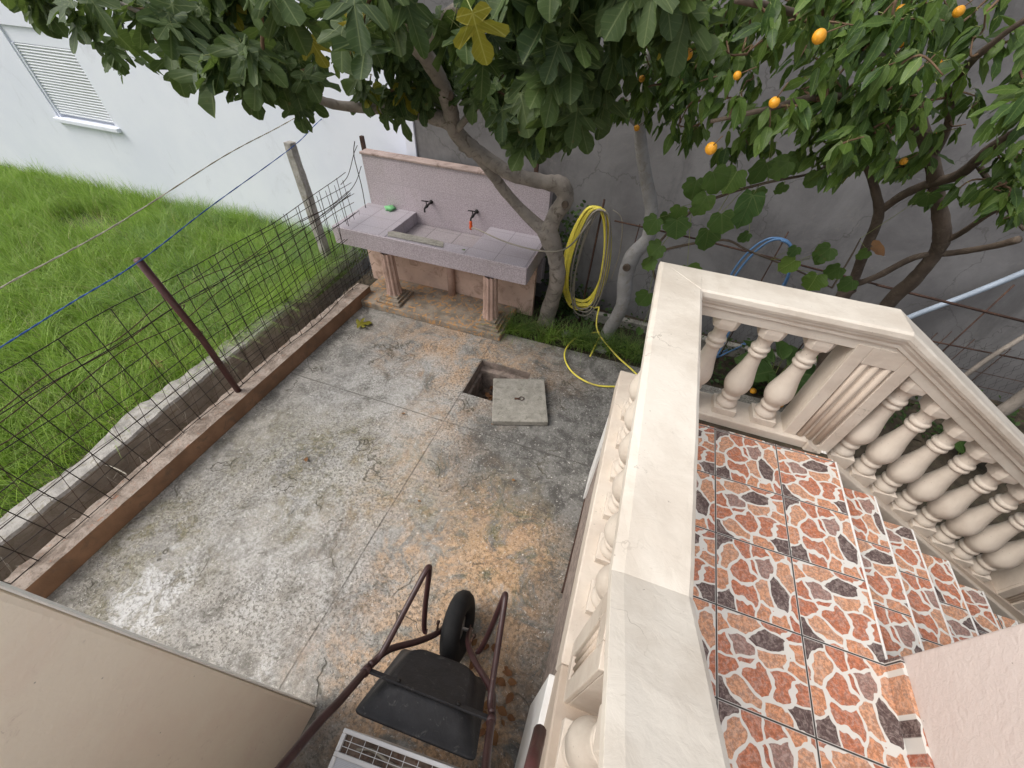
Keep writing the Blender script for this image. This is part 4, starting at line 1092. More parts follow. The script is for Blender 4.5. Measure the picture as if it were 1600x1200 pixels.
o = mb.build('trunk', M['bark_fig'], ft); o.matrix_parent_inverse = Matrix.Translation(-Vector(ft.location))
mb = MB()
for (x, y, Y) in ((884, 318, 3.71), (705, 148, 3.31)):
    mb = MB(); p = PY(x, y, Y); mb.lathe([(.03, -.02), (.034, .0), (.03, .012), (.018, .006)], p.x, p.y - .03, p.z, 12, 0, Matrix.Rotation(PI / 2, 3, 'X'))
    o = mb.build('knot', M['bark_dark'], ft); o.matrix_parent_inverse = Matrix.Translation(-Vector(ft.location))
random.seed(21)
tips0 = [PY(40, -5, 2.2), PY(70, -30, 2.4), PY(20, -40, 2.1)]
A1 = [(60, -80), (110, 25), (160, 80), (200, 95), (250, 165), (310, 175), (360, 180), (420, 195), (470, 180), (520, 120), (640, 110), (690, 60), (600, -80)]
A2 = [(690, -80), (700, 60), (730, 130), (770, 200), (830, 235), (890, 220), (930, 160), (1000, 95), (1100, 105), (1180, 30), (1150, -80)]
A3 = [(520, 130), (560, 150), (640, 150), (690, 120), (680, 60), (540, 60)]
A4 = [(720, 100), (760, 200), (850, 240), (900, 200), (880, 100)]
def clear(x, y, Y):      # keep the rising limb in view
    xl = np.interp(y, [0, 40, 80, 120, 165, 205], [632, 640, 660, 685, 702, 712])
    return max(Y, 3.4) if abs(x - xl) < 66 and -10 < y < 210 else Y
tips = [PY(x, y, clear(x, y, random.uniform(1.9, 3.1))) for x, y in pts_in(A1, 52)]
tips += tips0 + [PY(x, y, clear(x, y, random.uniform(2.0, 3.3))) for x, y in pts_in(A2, 34)]
tips += [PY(x, y, random.uniform(3.2, 3.9)) for x, y in pts_in(A3, 12)]
tips += [PY(x, y, clear(x, y, random.uniform(2.4, 3.5))) for x, y in pts_in(A4, 9)]
tips += [PY(x, y, random.uniform(2.0, 3.6)) for x, y in pts_in([(40, -260), (40, -80), (1200, -80), (1200, -260)], 26)]
crown('fig', [M['fig_leaf'], M['petiole'], M['fig_yellow']], tips, sk_pts, 8, .20, .17, ft, 'crown', .085, .007, .75, .012)
# a few named yellow leaves near the camera side
lc = LeafCloud()
for (x, y, Y, s_) in ((738, 18, 1.75, .16), (485, 60, 2.2, .13), (1050, 60, 2.3, .11)):
    p = PY(x, y, Y); lc.leaf('fig', p, (.25, .1, -1), (.1, -1, .35), s_, .3); lc.stick(p, p + Vector((-.08, .06, .08)), .003, 1)
lc.build('yellow_leaves', [M['fig_yellow'], M['petiole']], ft)

# ---- grey-barked citrus behind the hose
cb_ = PZ(940, 548, 0)
ct = empty('citrus_tree', (cb_.x, cb_.y, 0), 'slim citrus tree with a grey leaning trunk behind the yellow hose', 'tree', 'citrus trees by the grey wall')
mb = MB(); s2 = limb(mb, [PZ(938, 552, -.05), PZ(948, 522, .08), PY(972, 478, 3.78), PY(978, 430, 3.82), PY(990, 398, 3.86), PY(1012, 372, 3.92), PY(1018, 330, 3.95), PY(1008, 270, 3.95), PY(1000, 200, 3.9), PY(1010, 120, 3.8), PY(1030, 20, 3.6)], [.085, .074, .070, .078, .078, .062, .062, .056, .048, .040, .030], 6, 14)
s2 += limb(mb, [PY(1000, 200, 3.9), PY(950, 150, 3.6), PY(910, 110, 3.4)], [.022, .016, .01], 5, 8)
s2 += limb(mb, [PY(1003, 160, 3.85), PY(1080, 110, 3.3), PY(1120, 60, 3.0)], [.022, .016, .01], 5, 8)
ctrunk = mb.build('trunk', M['bark_grey'], ct); ctrunk.matrix_parent_inverse = Matrix.Translation(-Vector(ct.location))
mb = MB(); p = PY(979, 418, 3.75); mb.lathe([(.035, -.02), (.040, 0), (.034, .014), (.02, .004)], p.x, p.y - .005, p.z, 12, 0, Matrix.Rotation(PI / 2, 3, 'X')); o = mb.build('knot', M['bark_dark'], ct); o.matrix_parent_inverse = Matrix.Translation(-Vector(ct.location))
random.seed(31)
B1 = [(880, 60), (890, 190), (930, 175), (990, 185), (1060, 190), (1110, 150), (1150, 60)]
tips = [PY(x, y, random.uniform(2.6, 3.7)) for x, y in pts_in(B1, 75)]
crown('citrus', [M['citrus_leaf'], M['petiole'], M['citrus_light']], tips, s2, 9, .105, .14, ct, 'crown', .02, .004, .7, .10)
def fruits(parent, L):
    for (x, y, Y, r) in L:
        p = PY(x, y, Y); r *= .66; mb = MB(); mb.ball((0, 0, 0), r, 9, 0, (1, 1, random.uniform(.88, 1.08)))
        o = mb.build('fruit', M['fruit'], parent); o.location = p - Vector(parent.location); o.rotation_euler = (random.random(), random.random(), 0)
        mb = MB(); mb.tube([(0, 0, r * .9), (.01, .01, r + .05)], .0022, 5); s = mb.build('stem', M['twig'], o)
fruits(ct, [(945, 190, 3.2, .032), (1003, 123, 2.9, .026), (965, 95, 2.6, .032), (995, 200, 3.3, .03)])

# ---- big citrus tree on the right
rb = PY(1385, 490, 3.55); rt = empty('citrus_tree', (rb.x, rb.y, 0), 'spreading citrus tree with dark branching trunk and orange fruit on the right', 'tree', 'citrus trees by the grey wall')
mb = MB(); s3 = []
base = Vector((rb.x - .05, 3.5, -.05))
s3 += limb(mb, [base, Vector((rb.x - .02, 3.5, .35)), PY(1385, 478, 3.5), PY(1425, 440, 3.45), PY(1462, 395, 3.4), PY(1472, 365, 3.36), PY(1465, 310, 3.3), PY(1458, 260, 3.2), PY(1440, 200, 3.1), PY(1415, 120, 3.0), PY(1380, 60, 2.9), PY(1390, -40, 2.8)], [.07, .06, .05, .046, .043, .046, .038, .037, .032, .028, .022, .018], 6, 14)
s3 += limb(mb, [PY(1330, 450, 3.5), PY(1350, 395, 3.42), PY(1372, 340, 3.35), PY(1368, 300, 3.3), PY(1350, 255, 3.2), PY(1300, 200, 3.0)], [.036, .033, .030, .024, .018, .012], 6, 12)
s3 += limb(mb, [base + Vector((0, 0, .4)), PY(1310, 480, 3.5), PY(1330, 450, 3.5)], [.06, .05, .045], 6, 10)
s3 += limb(mb, [PY(1375, 330, 3.35), PY(1410, 305, 3.3), PY(1450, 288, 3.25), PY(1500, 272, 3.1), PY(1550, 230, 2.9), PY(1610, 195, 2.7)], [.024, .026, .027, .027, .024, .020], 6, 10)
s3 += limb(mb, [PY(1325, 448, 3.5), PY(1370, 432, 3.46), PY(1430, 402, 3.42), PY(1490, 395, 3.35), PY(1550, 385, 3.2), PY(1592, 374, 3.1)], [.022, .022, .021, .020, .019, .022], 6, 10)
s3 += limb(mb, [PY(1468, 380, 3.38), PY(1500, 365, 3.3), PY(1545, 335, 3.1), PY(1600, 310, 2.9)], [.022, .018, .013, .009], 5, 8)
s3 += limb(mb, [PY(1455, 250, 3.2), PY(1480, 200, 3.0), PY(1500, 120, 2.7), PY(1560, 60, 2.5), PY(1620, 20, 2.4)], [.024, .02, .016, .012, .01], 5, 8)
s3 += limb(mb, [PY(1440, 200, 3.1), PY(1370, 170, 2.8), PY(1290, 150, 2.5), PY(1200, 170, 2.3), PY(1110, 190, 2.2)], [.024, .02, .016, .012, .008], 5, 8)
s3 += limb(mb, [PY(1415, 120, 3.0), PY(1330, 60, 2.7), PY(1240, 20, 2.4), PY(1150, 0, 2.2)], [.022, .018, .014, .01], 5, 8)
s3 += limb(mb, [PY(1530, 260, 3.0), PY(1570, 320, 2.9), PY(1600, 360, 2.8)], [.014, .01, .007], 5, 8)
o = mb.build('trunk', M['bark_dark'], rt); o.matrix_parent_inverse = Matrix.Translation(-Vector(rt.location))
random.seed(41)
C1 = [(1060, -60), (1050, 130), (1050, 200), (1110, 230), (1190, 130), (1250, 180), (1240, 230), (1310, 270), (1380, 255), (1400, 180), (1470, 190), (1540, 170), (1470, 80), (1500, 40), (1470, -60)]
C2 = [(1480, 130), (1500, 220), (1600, 200), (1640, 130)]
C3 = [(1240, 120), (1250, 210), (1320, 265), (1420, 200), (1420, 120)]
C4 = [(1530, 270), (1560, 350), (1630, 340), (1630, 240)]
C5 = [(1360, 190), (1400, 240), (1470, 280), (1480, 330), (1400, 280)]
tips = [PY(x, y, random.uniform(2.15, 3.3)) for x, y in pts_in(C1, 118)] + [PY(x, y, 2.6) for x, y in ((1540, 20), (1570, 60), (1520, 60), (1590, 100))] + [PY(x, y, random.uniform(2.3, 2.9)) for x, y in pts_in(C2, 14)]
tips += [PY(x, y, random.uniform(2.3, 2.8)) for x, y in pts_in(C3, 36)] + [PY(x, y, random.uniform(2.6, 2.9)) for x, y in pts_in(C4, 12)] + [PY(x, y, random.uniform(2.9, 3.3)) for x, y in pts_in(C5, 10)]
tips += [PY(x, y, random.uniform(2.2, 2.8)) for x, y in pts_in([(1150, 190), (1175, 240), (1215, 240), (1200, 190)], 6)]
tips += [PY(x, y, random.uniform(2.2, 3.4)) for x, y in pts_in([(1050, -240), (1050, -60), (1650, -60), (1650, -240)], 30)]
crown('citrus', [M['citrus_leaf'], M['petiole'], M['citrus_light']], tips, s3, 9, .108, .15, rt, 'crown', .018, .004, .65, .2)
fruits(rt, [(1280, 57, 2.15, .036), (1210, 160, 2.1, .030), (1111, 232, 2.05, .036), (1465, 100, 2.7, .026), (1152, 118, 2.2, .024), (1498, 18, 2.5, .028), (1408, 15, 2.6, .026), (1410, 70, 2.7, .018), (1412, 252, 2.8, .026), (1466, 210, 2.9, .022), (1074, 85, 2.4, .035), (1046, 88, 2.4, .024)])

# ---- grape vine on the steel bars
vb = Vector((.9, 3.9, 0)); vn = empty('grape_vine', tuple(vb), 'grape vine with round toothed leaves trailing above the balustrade', 'vine')
mb = MB()
v1 = limb(mb, [Vector((.9, 3.95, -.03)), Vector((.75, 3.8, .5)), PY(1040, 470, 3.4), PY(1020, 400, 3.1), PY(1080, 330, 2.8), PY(1130, 305, 2.7), PY(1200, 285, 2.6), PY(1270, 270, 2.7), PY(1310, 245, 2.8)], [.016, .013, .011, .010, .009, .008, .007, .006, .004], 6, 8)
v1 += limb(mb, [PY(1025, 395, 3.1), PY(1060, 385, 3.0), PY(1130, 375, 2.9), PY(1170, 392, 2.9), PY(1240, 420, 2.9), PY(1300, 450, 3.0)], [.009, .009, .008, .007, .006, .005], 6, 8)
v1 += limb(mb, [PY(1300, 450, 3.0), PY(1330, 400, 3.1), PY(1345, 372, 3.1)], [.006, .005, .003], 5, 6)
o = mb.build('stem', M['bark_dark'], vn); o.matrix_parent_inverse = Matrix.Translation(-vb)
random.seed(51); lc = LeafCloud()
VL = [(1022, 358, 2.5, .15), (1052, 360, 2.45, .15), (1010, 470, 2.6, .15), (1068, 430, 2.5, .15), (1018, 415, 2.6, .12), (1082, 300, 2.5, .15), (1105, 290, 2.4, .16), (1098, 325, 2.4, .15), (1120, 350, 2.4, .14), (1165, 330, 2.35, .19),
      (1100, 375, 2.45, .15), (1060, 335, 2.5, .1), (1188, 275, 2.5, .15), (1245, 265, 2.6, .15), (1270, 285, 2.6, .10), (1220, 300, 2.6, .09), (1175, 310, 2.5, .10), (1165, 375, 2.5, .09), (1290, 400, 2.7, .12), (1275, 410, 2.7, .1),
      (1235, 420, 2.6, .13), (1240, 395, 2.6, .08), (1305, 430, 2.8, .13), (1325, 448, 2.8, .11), (1205, 195, 2.4, .13), (1200, 180, 2.4, .1), (1440, 317, 3.0, .12), (1270, 440, 2.7, .12), (1350, 400, 3.0, .08), (1000, 520, 2.9, .1), (1030, 395, 2.6, .12), (1145, 285, 2.45, .13), (1225, 270, 2.5, .12), (1040, 345, 2.6, .1)]
for x, y, Y, s_ in VL:
    p = PY(x, y, Y) + Vector((0, 0, s_ * .45))
    d = Vector((random.uniform(-.7, .7), random.uniform(-.3, .1), -1)); nn = Vector((random.uniform(-.4, .4), -1, random.uniform(.3, .9)))
    lc.leaf('vine', p, d, nn, s_ * random.uniform(.72, .98), random.random(), 0 if random.random() > .12 else 2)
    S = np.array([tuple(q) for q in v1]); near = Vector(S[int(np.argmin(((S - np.array(p)) ** 2).sum(1)))]); lc.stick(near, p, .0018, 1)
lc.build('leaves', [M['vine_leaf'], M['petiole'], M['citrus_light']], vn)
lc = LeafCloud(); p = PY(1362, 385, 3.0); lc.leaf('vine', p, (1, 0, -.25), (0, -.5, 1), .11, .8); p = PY(1010, 30, 2.3)
lc.build('dead_leaf', [M['dry_leaf']], vn)

# ------------------------------------------------------------------ steel bars, pipe, hoses by the grey wall
tr = empty('rebar_trellis', (1.8, 4.2, 0), 'rusty steel bars wired together in front of the grey wall', 'trellis')
mb = MB()
def bar(a, c, r=.007): mb.tube([a, c], r, 6)
Yb = 4.05
bar(PY(960, 345, Yb), PY(1110, 378, Yb), .008); bar(PY(1100, 376, Yb), PY(1380, 447, Yb), .009); bar(PY(1370, 445, Yb), PY(1640, 512, Yb), .011); bar(PY(1430, 528, Yb), PY(1605, 563, Yb), .007)
for (x, y) in ((1232, 362), (1452, 415), (1585, 445), (1000, 350), (1355, 400)):
    t = PY(x, y, Yb); bar(t, (t.x, Yb, -.05), .006)
for (x, y) in ((1487, 518), (1523, 530), (1580, 545), (1465, 520)): t = PY(x, y, Yb); bar(t, (t.x, Yb, -.05), .0035)
for z in (.55, .40, .25): bar((2.6, Yb + .01, z), (5.0, Yb + .01, z), .003)
o = mb.build('bars', M['rust'], tr); o.matrix_parent_inverse = Matrix.Translation(-Vector(tr.location))
# thin wire net hanging on the bars
mb = MB()
for k in range(60):
    x = .2 + k * .085
    for s in (-1, 1):
        pts_ = [(x + s * .0212 * (1 if j % 2 else -1), 4.12 + .01 * math.sin(k + j), -.03 + j * .085) for j in range(11)]
        mb.tube(pts_, .0011, 3)
tag(mb.build('chicken_wire', M['wire']), 'thin diamond wire net in front of the foot of the grey wall', 'net')
mb = MB(); mb.tube(smooth_path([PY(1380, 515, 4.42), PY(1430, 492, 4.42), PY(1520, 458, 4.42), PY(1650, 405, 4.42)], 5), .026, 12)
tag(mb.build('water_pipe', M['pipe']), 'pale blue plastic pipe slanting across the grey wall', 'pipe')
mb = MB(); mb.tube(smooth_path([PY(1490, 600, 3.9), PY(1545, 560, 3.95), PY(1610, 520, 4.0)], 5), [.02] * 11, 8)
mb.tube(smooth_path([PY(1530, 660, 3.7), PY(1570, 640, 3.7), PY(1640, 590, 3.7)], 5), [.05] * 11, 8)
tag(mb.build('cut_branch', M['bark_fig']), 'grey cut branches lying on the soil right of the stairs', 'branch')

def coil(name, mat, c, top, bot, wid, turns, r, label, parent=None, seed=1, Y=4.15, extra=None, depth=.05, part=False):
    rnd = random.Random(seed); mb = MB(); P = []
    H = top - bot
    N = turns * 28
    wob = [(rnd.uniform(.58, 1.08), rnd.uniform(-.03, .03), rnd.uniform(-.10, .10), rnd.uniform(0, depth)) for _ in range(turns + 2)]
    for i in range(N + 1):
        t = i / 28; k = int(t); f = t - k; ww = [a + (b_ - a) * f for a, b_ in zip(wob[k], wob[k + 1])]
        an = 2 * PI * f; z = math.cos(an)             # +1 top
        hw = wid * ww[0] * (1 - .30 * (z * .5 + .5))
        P.append(Vector((c + ww[1] + hw * math.copysign(abs(math.sin(an)) ** .8, math.sin(an)), Y - ww[3] - .02, (top + bot) / 2 + z * (H / 2) + (ww[2] * (1 - z) / 2))))
    if extra:
        P = P[:-14]; a_ = P[-1]; b0 = Vector(extra[0]); P += [a_.lerp(b0, f_) + Vector((0, 0, -.02)) for f_ in (.15, .35, .6, .8)] + list(extra)
    mb.tube(smooth_path(P, 2), r, 8)
    return mb.build(name, mat, parent)
hc = PY(938, 322, 4.15)
e1 = smooth_path([PY(936, 480, 4.05), PY(933, 515, 3.85), PZ(960, 552, .05), PZ(990, 580, .03), PZ(1040, 630, .03)], 3)
hy = coil('yellow_hose', M['hose_y'], hc.x - .02, hc.z, .25, .28, 13, .0095, '', seed=3, extra=e1)
tag(hy, 'yellow garden hose coiled and hung on a steel bar by the fig tree', 'hose')
mb = MB(); mb.tube(smooth_path([PZ(942, 520, .05), PZ(925, 520, .04), PZ(897, 530, .03), PZ(882, 553, .03), PZ(893, 580, .02), PZ(925, 600, .02), PZ(965, 604, .02), PZ(1020, 600, .02)], 6), .0095, 8)
mb.tube(smooth_path([PZ(941, 519, .06), PZ(930, 540, .05), PZ(922, 557, .03)], 4), .0095, 8)
o = mb.build('hose_tail', M['hose_y'], hy)
hg = coil('grey_hose', M['hose_g'], hc.x + .03, hc.z + .0, .19, .26, 3, .0085, '', seed=8, Y=4.10,
          extra=None)
tag(hg, 'beige-grey hose running from the orange tap connector to the coil', 'hose')
mb = MB(); mb.tube(smooth_path([Vector((-1.875, 4.13, .915)), PY(745, 358, 4.05), PY(790, 378, 3.85), PY(845, 392, 3.68), PY(885, 388, 3.75), PY(915, 355, 4.0), PY(932, 328, 4.12)], 6), .0085, 8)
mb.build('hose_lead', M['hose_g'], hg)
mb = MB(); mb.tube(smooth_path([PY(958, 328, 4.1), PY(972, 345, 4.1), PY(968, 395, 4.1), PY(955, 436, 4.1)], 6), .0055, 8); mb.build('hose_end', M['hose_g'], hg)
mb = MB(); mb.tube([(hc.x + .02, 4.14, -.05), (hc.x + .03, 4.12, hc.z + .08)], .011, 7)
tag(mb.build('steel_stake', M['rust']), 'thin steel stake holding up the yellow hose coil', 'stake')
bc = PY(1212, 368, 4.0)
hb_ = coil('blue_hose', M['hose_b'], bc.x + .02, bc.z, .72, .27, 3, .010, '', seed=5, Y=3.98, extra=smooth_path([Vector((bc.x + .0, 3.8, .2)), PZ(1170, 535, .1), PZ(1140, 545, .04), PZ(1125, 552, .03)], 3))
tag(hb_, 'blue hose looped over the steel bars by the grey wall', 'hose')

# low old kerb in the bed, stone
MB().box(-.55, 3.4, 4.22, 4.30, -.06, .10).build('bed_kerb', M['conc'], bevel=.012)
tag(bpy.data.objects['bed_kerb'], 'low crumbling concrete kerb in the soil behind the hose', 'kerb')
random.seed(61)
mb = MB(); p = PZ(885, 521, .04); mb.ball((p.x, p.y, .03), .055, 6, 0, (1.1, .9, .8), .08)
tag(mb.build('stone', M['stone']), 'grey stone lying in the long grass by the hose', 'stone')
for (x, y), lb in (((1178, 621), 'fallen orange on the soil between balusters, left one'), ((1221, 643), 'fallen orange on the soil beside the pier, right one')):
    p = PZ(x, y, .03); mb = MB(); mb.ball((0, 0, 0), .032, 9); o = mb.build('fallen_orange', M['fruit']); o.location = p + Vector((0, .1, 0)); tag(o, lb, 'fruit', 'fallen oranges')

# ------------------------------------------------------------------ grass and weeds
def blades(name, pts, hmin, hmax, wid, mat, lean=.6, seg=3, seed=1, bend=(0, 0)):
    rg = np.random.RandomState(seed); n = len(pts); pts = np.array(pts)
    h = rg.uniform(hmin, hmax, n) * rg.uniform(.6, 1.0, n); a = rg.uniform(0, 2 * PI, n); ln = rg.uniform(.15, 1.0, n) * lean
    bd = np.broadcast_to(np.array(bend, dtype=float), (n, 2)); dx = np.cos(a) * (.6 if bd.std() > 0 and len(bend) == n else 1) + bd[:, 0]; dy = np.sin(a) * (.6 if len(bend) == n else 1) + bd[:, 1]; wa = a + PI / 2 + rg.uniform(-.5, .5, n)
    V = np.zeros((n, (seg + 1) * 2, 3)); 
    for k in range(seg + 1):
        t = k / seg; cx = pts[:, 0] + dx * ln * h * t ** 1.8; cy = pts[:, 1] + dy * ln * h * t ** 1.8; cz = pts[:, 2] + h * (t - .28 * ln * t * t)
        wk = wid * (1 - t * .88) / 2 * (1 + .4 * (rg.rand(n) - .5))
        for s, sg in ((0, -1), (1, 1)):
            V[:, k * 2 + s, 0] = cx + np.cos(wa) * wk * sg; V[:, k * 2 + s, 1] = cy + np.sin(wa) * wk * sg; V[:, k * 2 + s, 2] = cz
    m = (seg + 1) * 2; base = np.arange(n)[:, None] * m
    F = np.concatenate([base + np.array([[k * 2, k * 2 + 1, k * 2 + 3, k * 2 + 2]]) for k in range(seg)], 1).reshape(-1, 4)
    me = bpy.data.meshes.new(name); nv = n * m; nf = len(F)
    me.vertices.add(nv); me.vertices.foreach_set('co', V.reshape(-1).astype(np.float32))
    me.loops.add(nf * 4); me.loops.foreach_set('vertex_index', F.reshape(-1).astype(np.int32))
    me.polygons.add(nf); me.polygons.foreach_set('loop_start', np.arange(0, nf * 4, 4, dtype=np.int32)); me.polygons.foreach_set('loop_total', np.full(nf, 4, dtype=np.int32))
    me.update(calc_edges=True); me.materials.append(mat)
    R = np.repeat(rg.rand(n), seg * 4); tt = np.tile(np.array([[k / seg, k / seg, (k + 1) / seg, (k + 1) / seg] for k in range(seg)]).ravel(), n)
    uv = me.uv_layers.new(name='rand'); uv.data.foreach_set('uv', np.stack([R, tt], 1).astype(np.float32).ravel())
    o = bpy.data.objects.new(name, me); COL.objects.link(o); return o
rg = np.random.RandomState(3)
def lawn_pts(n, x0, x1, y0, y1):
    x = rg.uniform(x0, x1, n); y = rg.uniform(y0, y1, n); cl = np.sin(x * 5.1 + np.sin(y * 3.3) * 2) * np.sin(y * 4.3 + np.sin(x * 2.7) * 2)
    keep = rg.rand(n) < (.62 + .38 * cl); return np.stack([x, y, np.full(n, -.06)], 1)[keep], cl[keep]
P1, c1 = lawn_pts(125000, -13, -3.93, -.3, 4.74)
bare = ((P1[:, 0] + 8.2) ** 2 / .5 + (P1[:, 1] - 3.7) ** 2 / .12 < 1) & (rg.rand(len(P1)) < .75)
P1 = P1[~bare]
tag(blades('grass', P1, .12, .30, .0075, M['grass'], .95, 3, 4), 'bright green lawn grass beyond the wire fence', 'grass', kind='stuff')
T = []; BD = []
for k in range(1500):
    cx = rg.uniform(-11, -3.95); cy = rg.uniform(-.3, 4.65); an = rg.uniform(0, 2 * PI); m_ = rg.uniform(.2, 1.1)
    if (cx + 8.2) ** 2 / .5 + (cy - 3.7) ** 2 / .12 < 1: continue
    for j in range(26): T.append((cx + rg.normal(0, .045), cy + rg.normal(0, .045), -.06)); BD.append((math.cos(an) * m_, math.sin(an) * m_ - .1))
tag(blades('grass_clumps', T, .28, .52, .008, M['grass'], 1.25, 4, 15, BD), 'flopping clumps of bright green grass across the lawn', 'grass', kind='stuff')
T = []
for k in range(120):
    cx = rg.uniform(-9, -3.95); cy = rg.uniform(-.3, 4.6)
    for j in range(14): T.append((cx + rg.normal(0, .06), cy + rg.normal(0, .06), -.06))
tag(blades('dry_grass', T, .16, .34, .005, M['dryg'], 1.2, 3, 25), 'sparse dry straw-coloured blades among the green lawn grass', 'grass', kind='stuff')
# long arching grass tussocks near the wall and the sink
T = []
for k in range(300):
    cx = rg.uniform(-7.5, -3.95) if k % 3 else rg.uniform(-4.9, -3.85); cy = rg.uniform(2.2, 4.7) if k % 4 else rg.uniform(4.3, 4.7)
    if cx < -6 and cy < 3.4: continue
    for j in range(42): T.append((cx + rg.normal(0, .05), cy + rg.normal(0, .05), -.06))
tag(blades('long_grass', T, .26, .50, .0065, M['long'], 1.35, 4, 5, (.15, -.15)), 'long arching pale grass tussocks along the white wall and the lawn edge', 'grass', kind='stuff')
T = []
for k in range(90):
    cy = rg.uniform(1.7, 4.4) ** 1.0; cx = np.interp(cy, *zip(*outer)) + rg.uniform(-.10, .07)
    if rg.rand() > (cy - 1.4) / 2.2: continue
    for j in range(36): T.append((cx + rg.normal(0, .04), cy + rg.normal(0, .05), .02))
tag(blades('kerb_grass', T, .22, .44, .006, M['long'], 1.3, 5, 35, (.55, -.3)), 'pale arching grass spilling over the retaining wall next to the fence', 'grass', kind='stuff')
T = []
for k in range(52):
    cx = rg.uniform(-1.30, .55); cy = 3.60 + abs(rg.normal(0, .10)) + (.06 if cx > -.7 else 0)
    for j in range(34): T.append((cx + rg.normal(0, .03), cy + rg.normal(0, .025), -.03))
tag(blades('grass_tufts', T, .20, .40, .008, M['tuft'], 1.35, 4, 6, (0, -.25)), 'dark green grass tufts growing along the patio edge under the fig tree', 'grass', kind='stuff')
# ground cover behind
random.seed(71); lc = LeafCloud()
for k in range(2600):
    x = random.uniform(-.75, 4.6); y = random.uniform(3.65, 4.45)
    if x > .3 and random.random() < .35: y = random.uniform(3.6, 3.8)
    if random.random() < .25: x = random.uniform(-1.0, -.3); y = random.uniform(4.15, 4.48)
    z = -.02 + random.random() ** 2 * (.35 if x < -.1 and y > 4.1 else .16)
    lc.leaf('oval', (x, y, z), (random.uniform(-1, 1), random.uniform(-1, 1), random.uniform(-.3, .6)), Vector((0, -.2, 1)) + rv(.5), random.uniform(.025, .06), random.random())
for k in range(260):
    x = random.uniform(-.98, -.62); y = random.uniform(4.3, 4.48); z = random.uniform(.2, 1.35)
    lc.leaf('oval', (x, y, z), (random.uniform(-1, 1), -.5, random.uniform(-.8, .6)), Vector((0, -1, .6)) + rv(.5), random.uniform(.03, .055), random.random())
tag(lc.build('ground_cover', [M['weed']]), 'low dark weeds and creepers on the soil under the trees', 'weeds', kind='stuff')
# broad-leaved plant behind the pier
lc = LeafCloud()
bp = Vector((1.75, 3.05, 0))
for k in range(9):
    a = 2 * PI * k / 9 + .3; d = Vector((math.cos(a), math.sin(a), random.uniform(.3, .9)))
    pq = Vector((1.72, 3.72, .25)); lc.stick((1.72, 3.72, -.03), pq + d * .1, .006, 1); lc.leaf('oval', pq + d * .1, d - Vector((0, 0, .4)), (0, -.3, 1), random.uniform(.35, .5), random.random() * .6)
tag(lc.build('broad_leaf_plant', [M['vine_leaf'], M['petiole']]), 'plant with broad dark green leaves behind the balustrade pier', 'plant')
lc = LeafCloud()
for k in range(14):
    a = random.random() * 2 * PI; d = Vector((math.cos(a), math.sin(a), random.uniform(.2, .9))); pq = Vector((3.35, 3.4, .25)) + rv(.12)
    lc.stick((3.35, 3.4, -.03), pq, .005, 1); lc.leaf('vine', pq, d, (0, -.2, 1), random.uniform(.14, .24), random.random())
tag(lc.build('leafy_plant', [M['vine_leaf'], M['petiole']]), 'low green leafy plant beyond the descending handrail', 'plant')

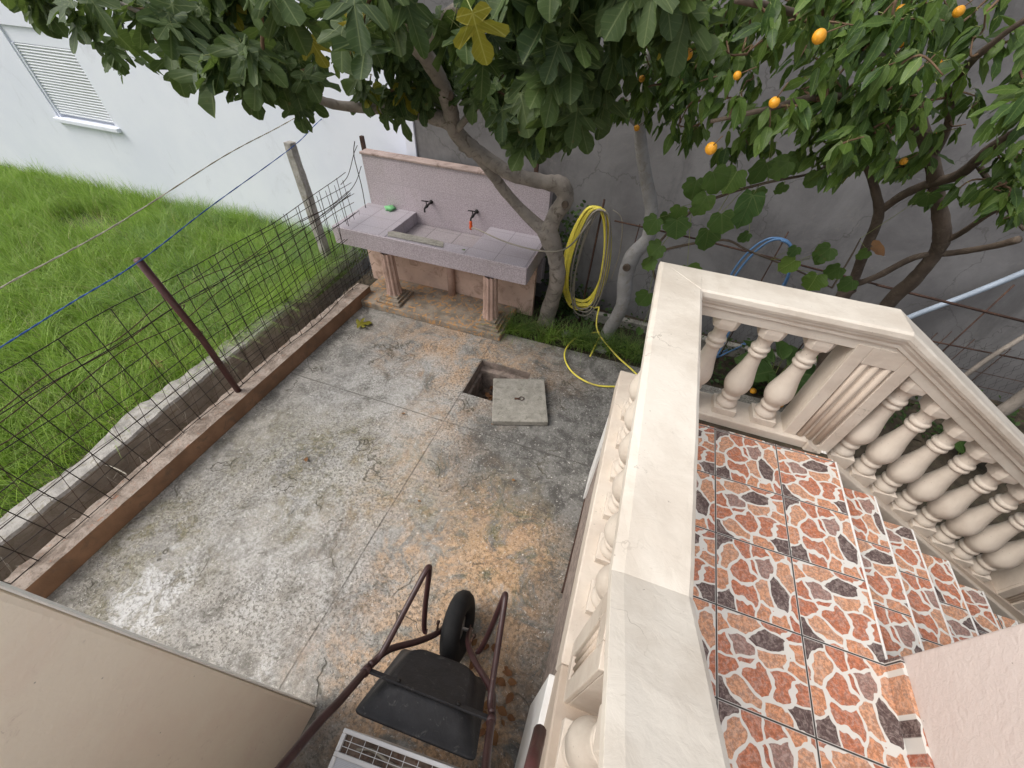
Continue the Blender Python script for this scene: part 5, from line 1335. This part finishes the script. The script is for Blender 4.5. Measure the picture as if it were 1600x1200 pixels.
# dry twigs in the gap
random.seed(81); mb = MB()
for k in range(60):
    y = random.uniform(-.3, 3.4); x = random.uniform(-3.6, -3.28); z = random.uniform(-.3, -.1)
    p = Vector((x, y, z)); q = p + Vector((random.uniform(-.12, .15), random.uniform(-.3, .3), random.uniform(.05, .42)))
    mb.tube(smooth_path([p, (p + q) / 2 + rv(.03), q], 3), .0022, 4)
    for j in range(2): r_0 = p.lerp(q, random.uniform(.4, .9)); mb.tube([r_0, r_0 + rv(.07)], .0015, 3)
tag(mb.build('dry_twigs', M['hose_g']), 'dry stalks and twigs caught in the gap behind the curb', 'twigs', kind='stuff')
mb = MB(); p = PZ(168, 730, .05); mb.tube(smooth_path([p + Vector((-.12, -.02, 0)), p + Vector((0, .01, .01)), p + Vector((.13, .01, .02)), p + Vector((.24, -.0, .03))], 4), .005, 6)
tag(mb.build('stick', M['hose_g']), 'pale dry stick lying across the gap behind the curb', 'stick')

# litter leaves
def litter(x, y, z, s, mat, kind, label, cat='leaf', group=None):
    lc = LeafCloud(); a = random.random() * 2 * PI; lc.leaf(kind, (0, 0, .012 + s * .10), (math.cos(a), math.sin(a), .1), Vector((0, 0, 1)) + rv(.2), s, random.random())
    o = lc.build('fallen_leaf', [mat]); o.location = (x, y, z); return tag(o, label, cat, group)
p = PZ(560, 510, 0); litter(p.x, p.y, .0, .16, M['fig_yellow'], 'fig', 'yellow fallen leaf on the patio near the sink platform')
p = PZ(252, 577, .0); litter(p.x - .05, p.y, .05, .13, M['dry_leaf'], 'fig', 'reddish dry leaf lying on the lawn beyond the maroon post')
p = PZ(727, 386, .96); litter(p.x, p.y, .905, .05, M['vine_leaf'], 'oval', 'small dark green leaf on the sink counter')
for k in range(44):
    x, y = random.choice([(random.gauss(-.14, .05), random.gauss(.32, .12)), (random.gauss(-.2, .12), random.gauss(.3, .2)), (random.uniform(-2.9, 0), random.uniform(.1, 3.3))]) if k > 30 else (random.gauss(-.13, .06), random.gauss(.28, .13))
    if HOLE[0] < x < HOLE[1] and HOLE[2] < y < HOLE[3]: continue
    litter(x, y, 0, random.uniform(.03, .07), M['dry_leaf'], 'oval', 'small dry brown leaf scattered on the patio', group='dry brown leaves on the patio')
for k in range(7): litter(random.uniform(-1.22, -.95), random.uniform(2.55, 2.9), -.30, random.uniform(.05, .09), M['dry_leaf'], 'oval', 'dry brown leaf on the rubble inside the open drain pit', group='dry leaves in the drain pit')
mb = MB()
for k in range(170):
    x, y = random.uniform(-2.9, .05), random.uniform(-.1, 3.4)
    if k < 110: x, y = random.uniform(-1.3, .05), random.uniform(-.1, 1.6)
    if HOLE[0] < x < HOLE[1] and HOLE[2] < y < HOLE[3]: continue
    mb.ball((x, y, .002), random.uniform(.002, .0065), 3, 0, (1, .8, .6), .2)
tag(mb.build('grit', M['pale_conc']), 'small pale paint chips and grit scattered on the patio', 'grit', kind='stuff')
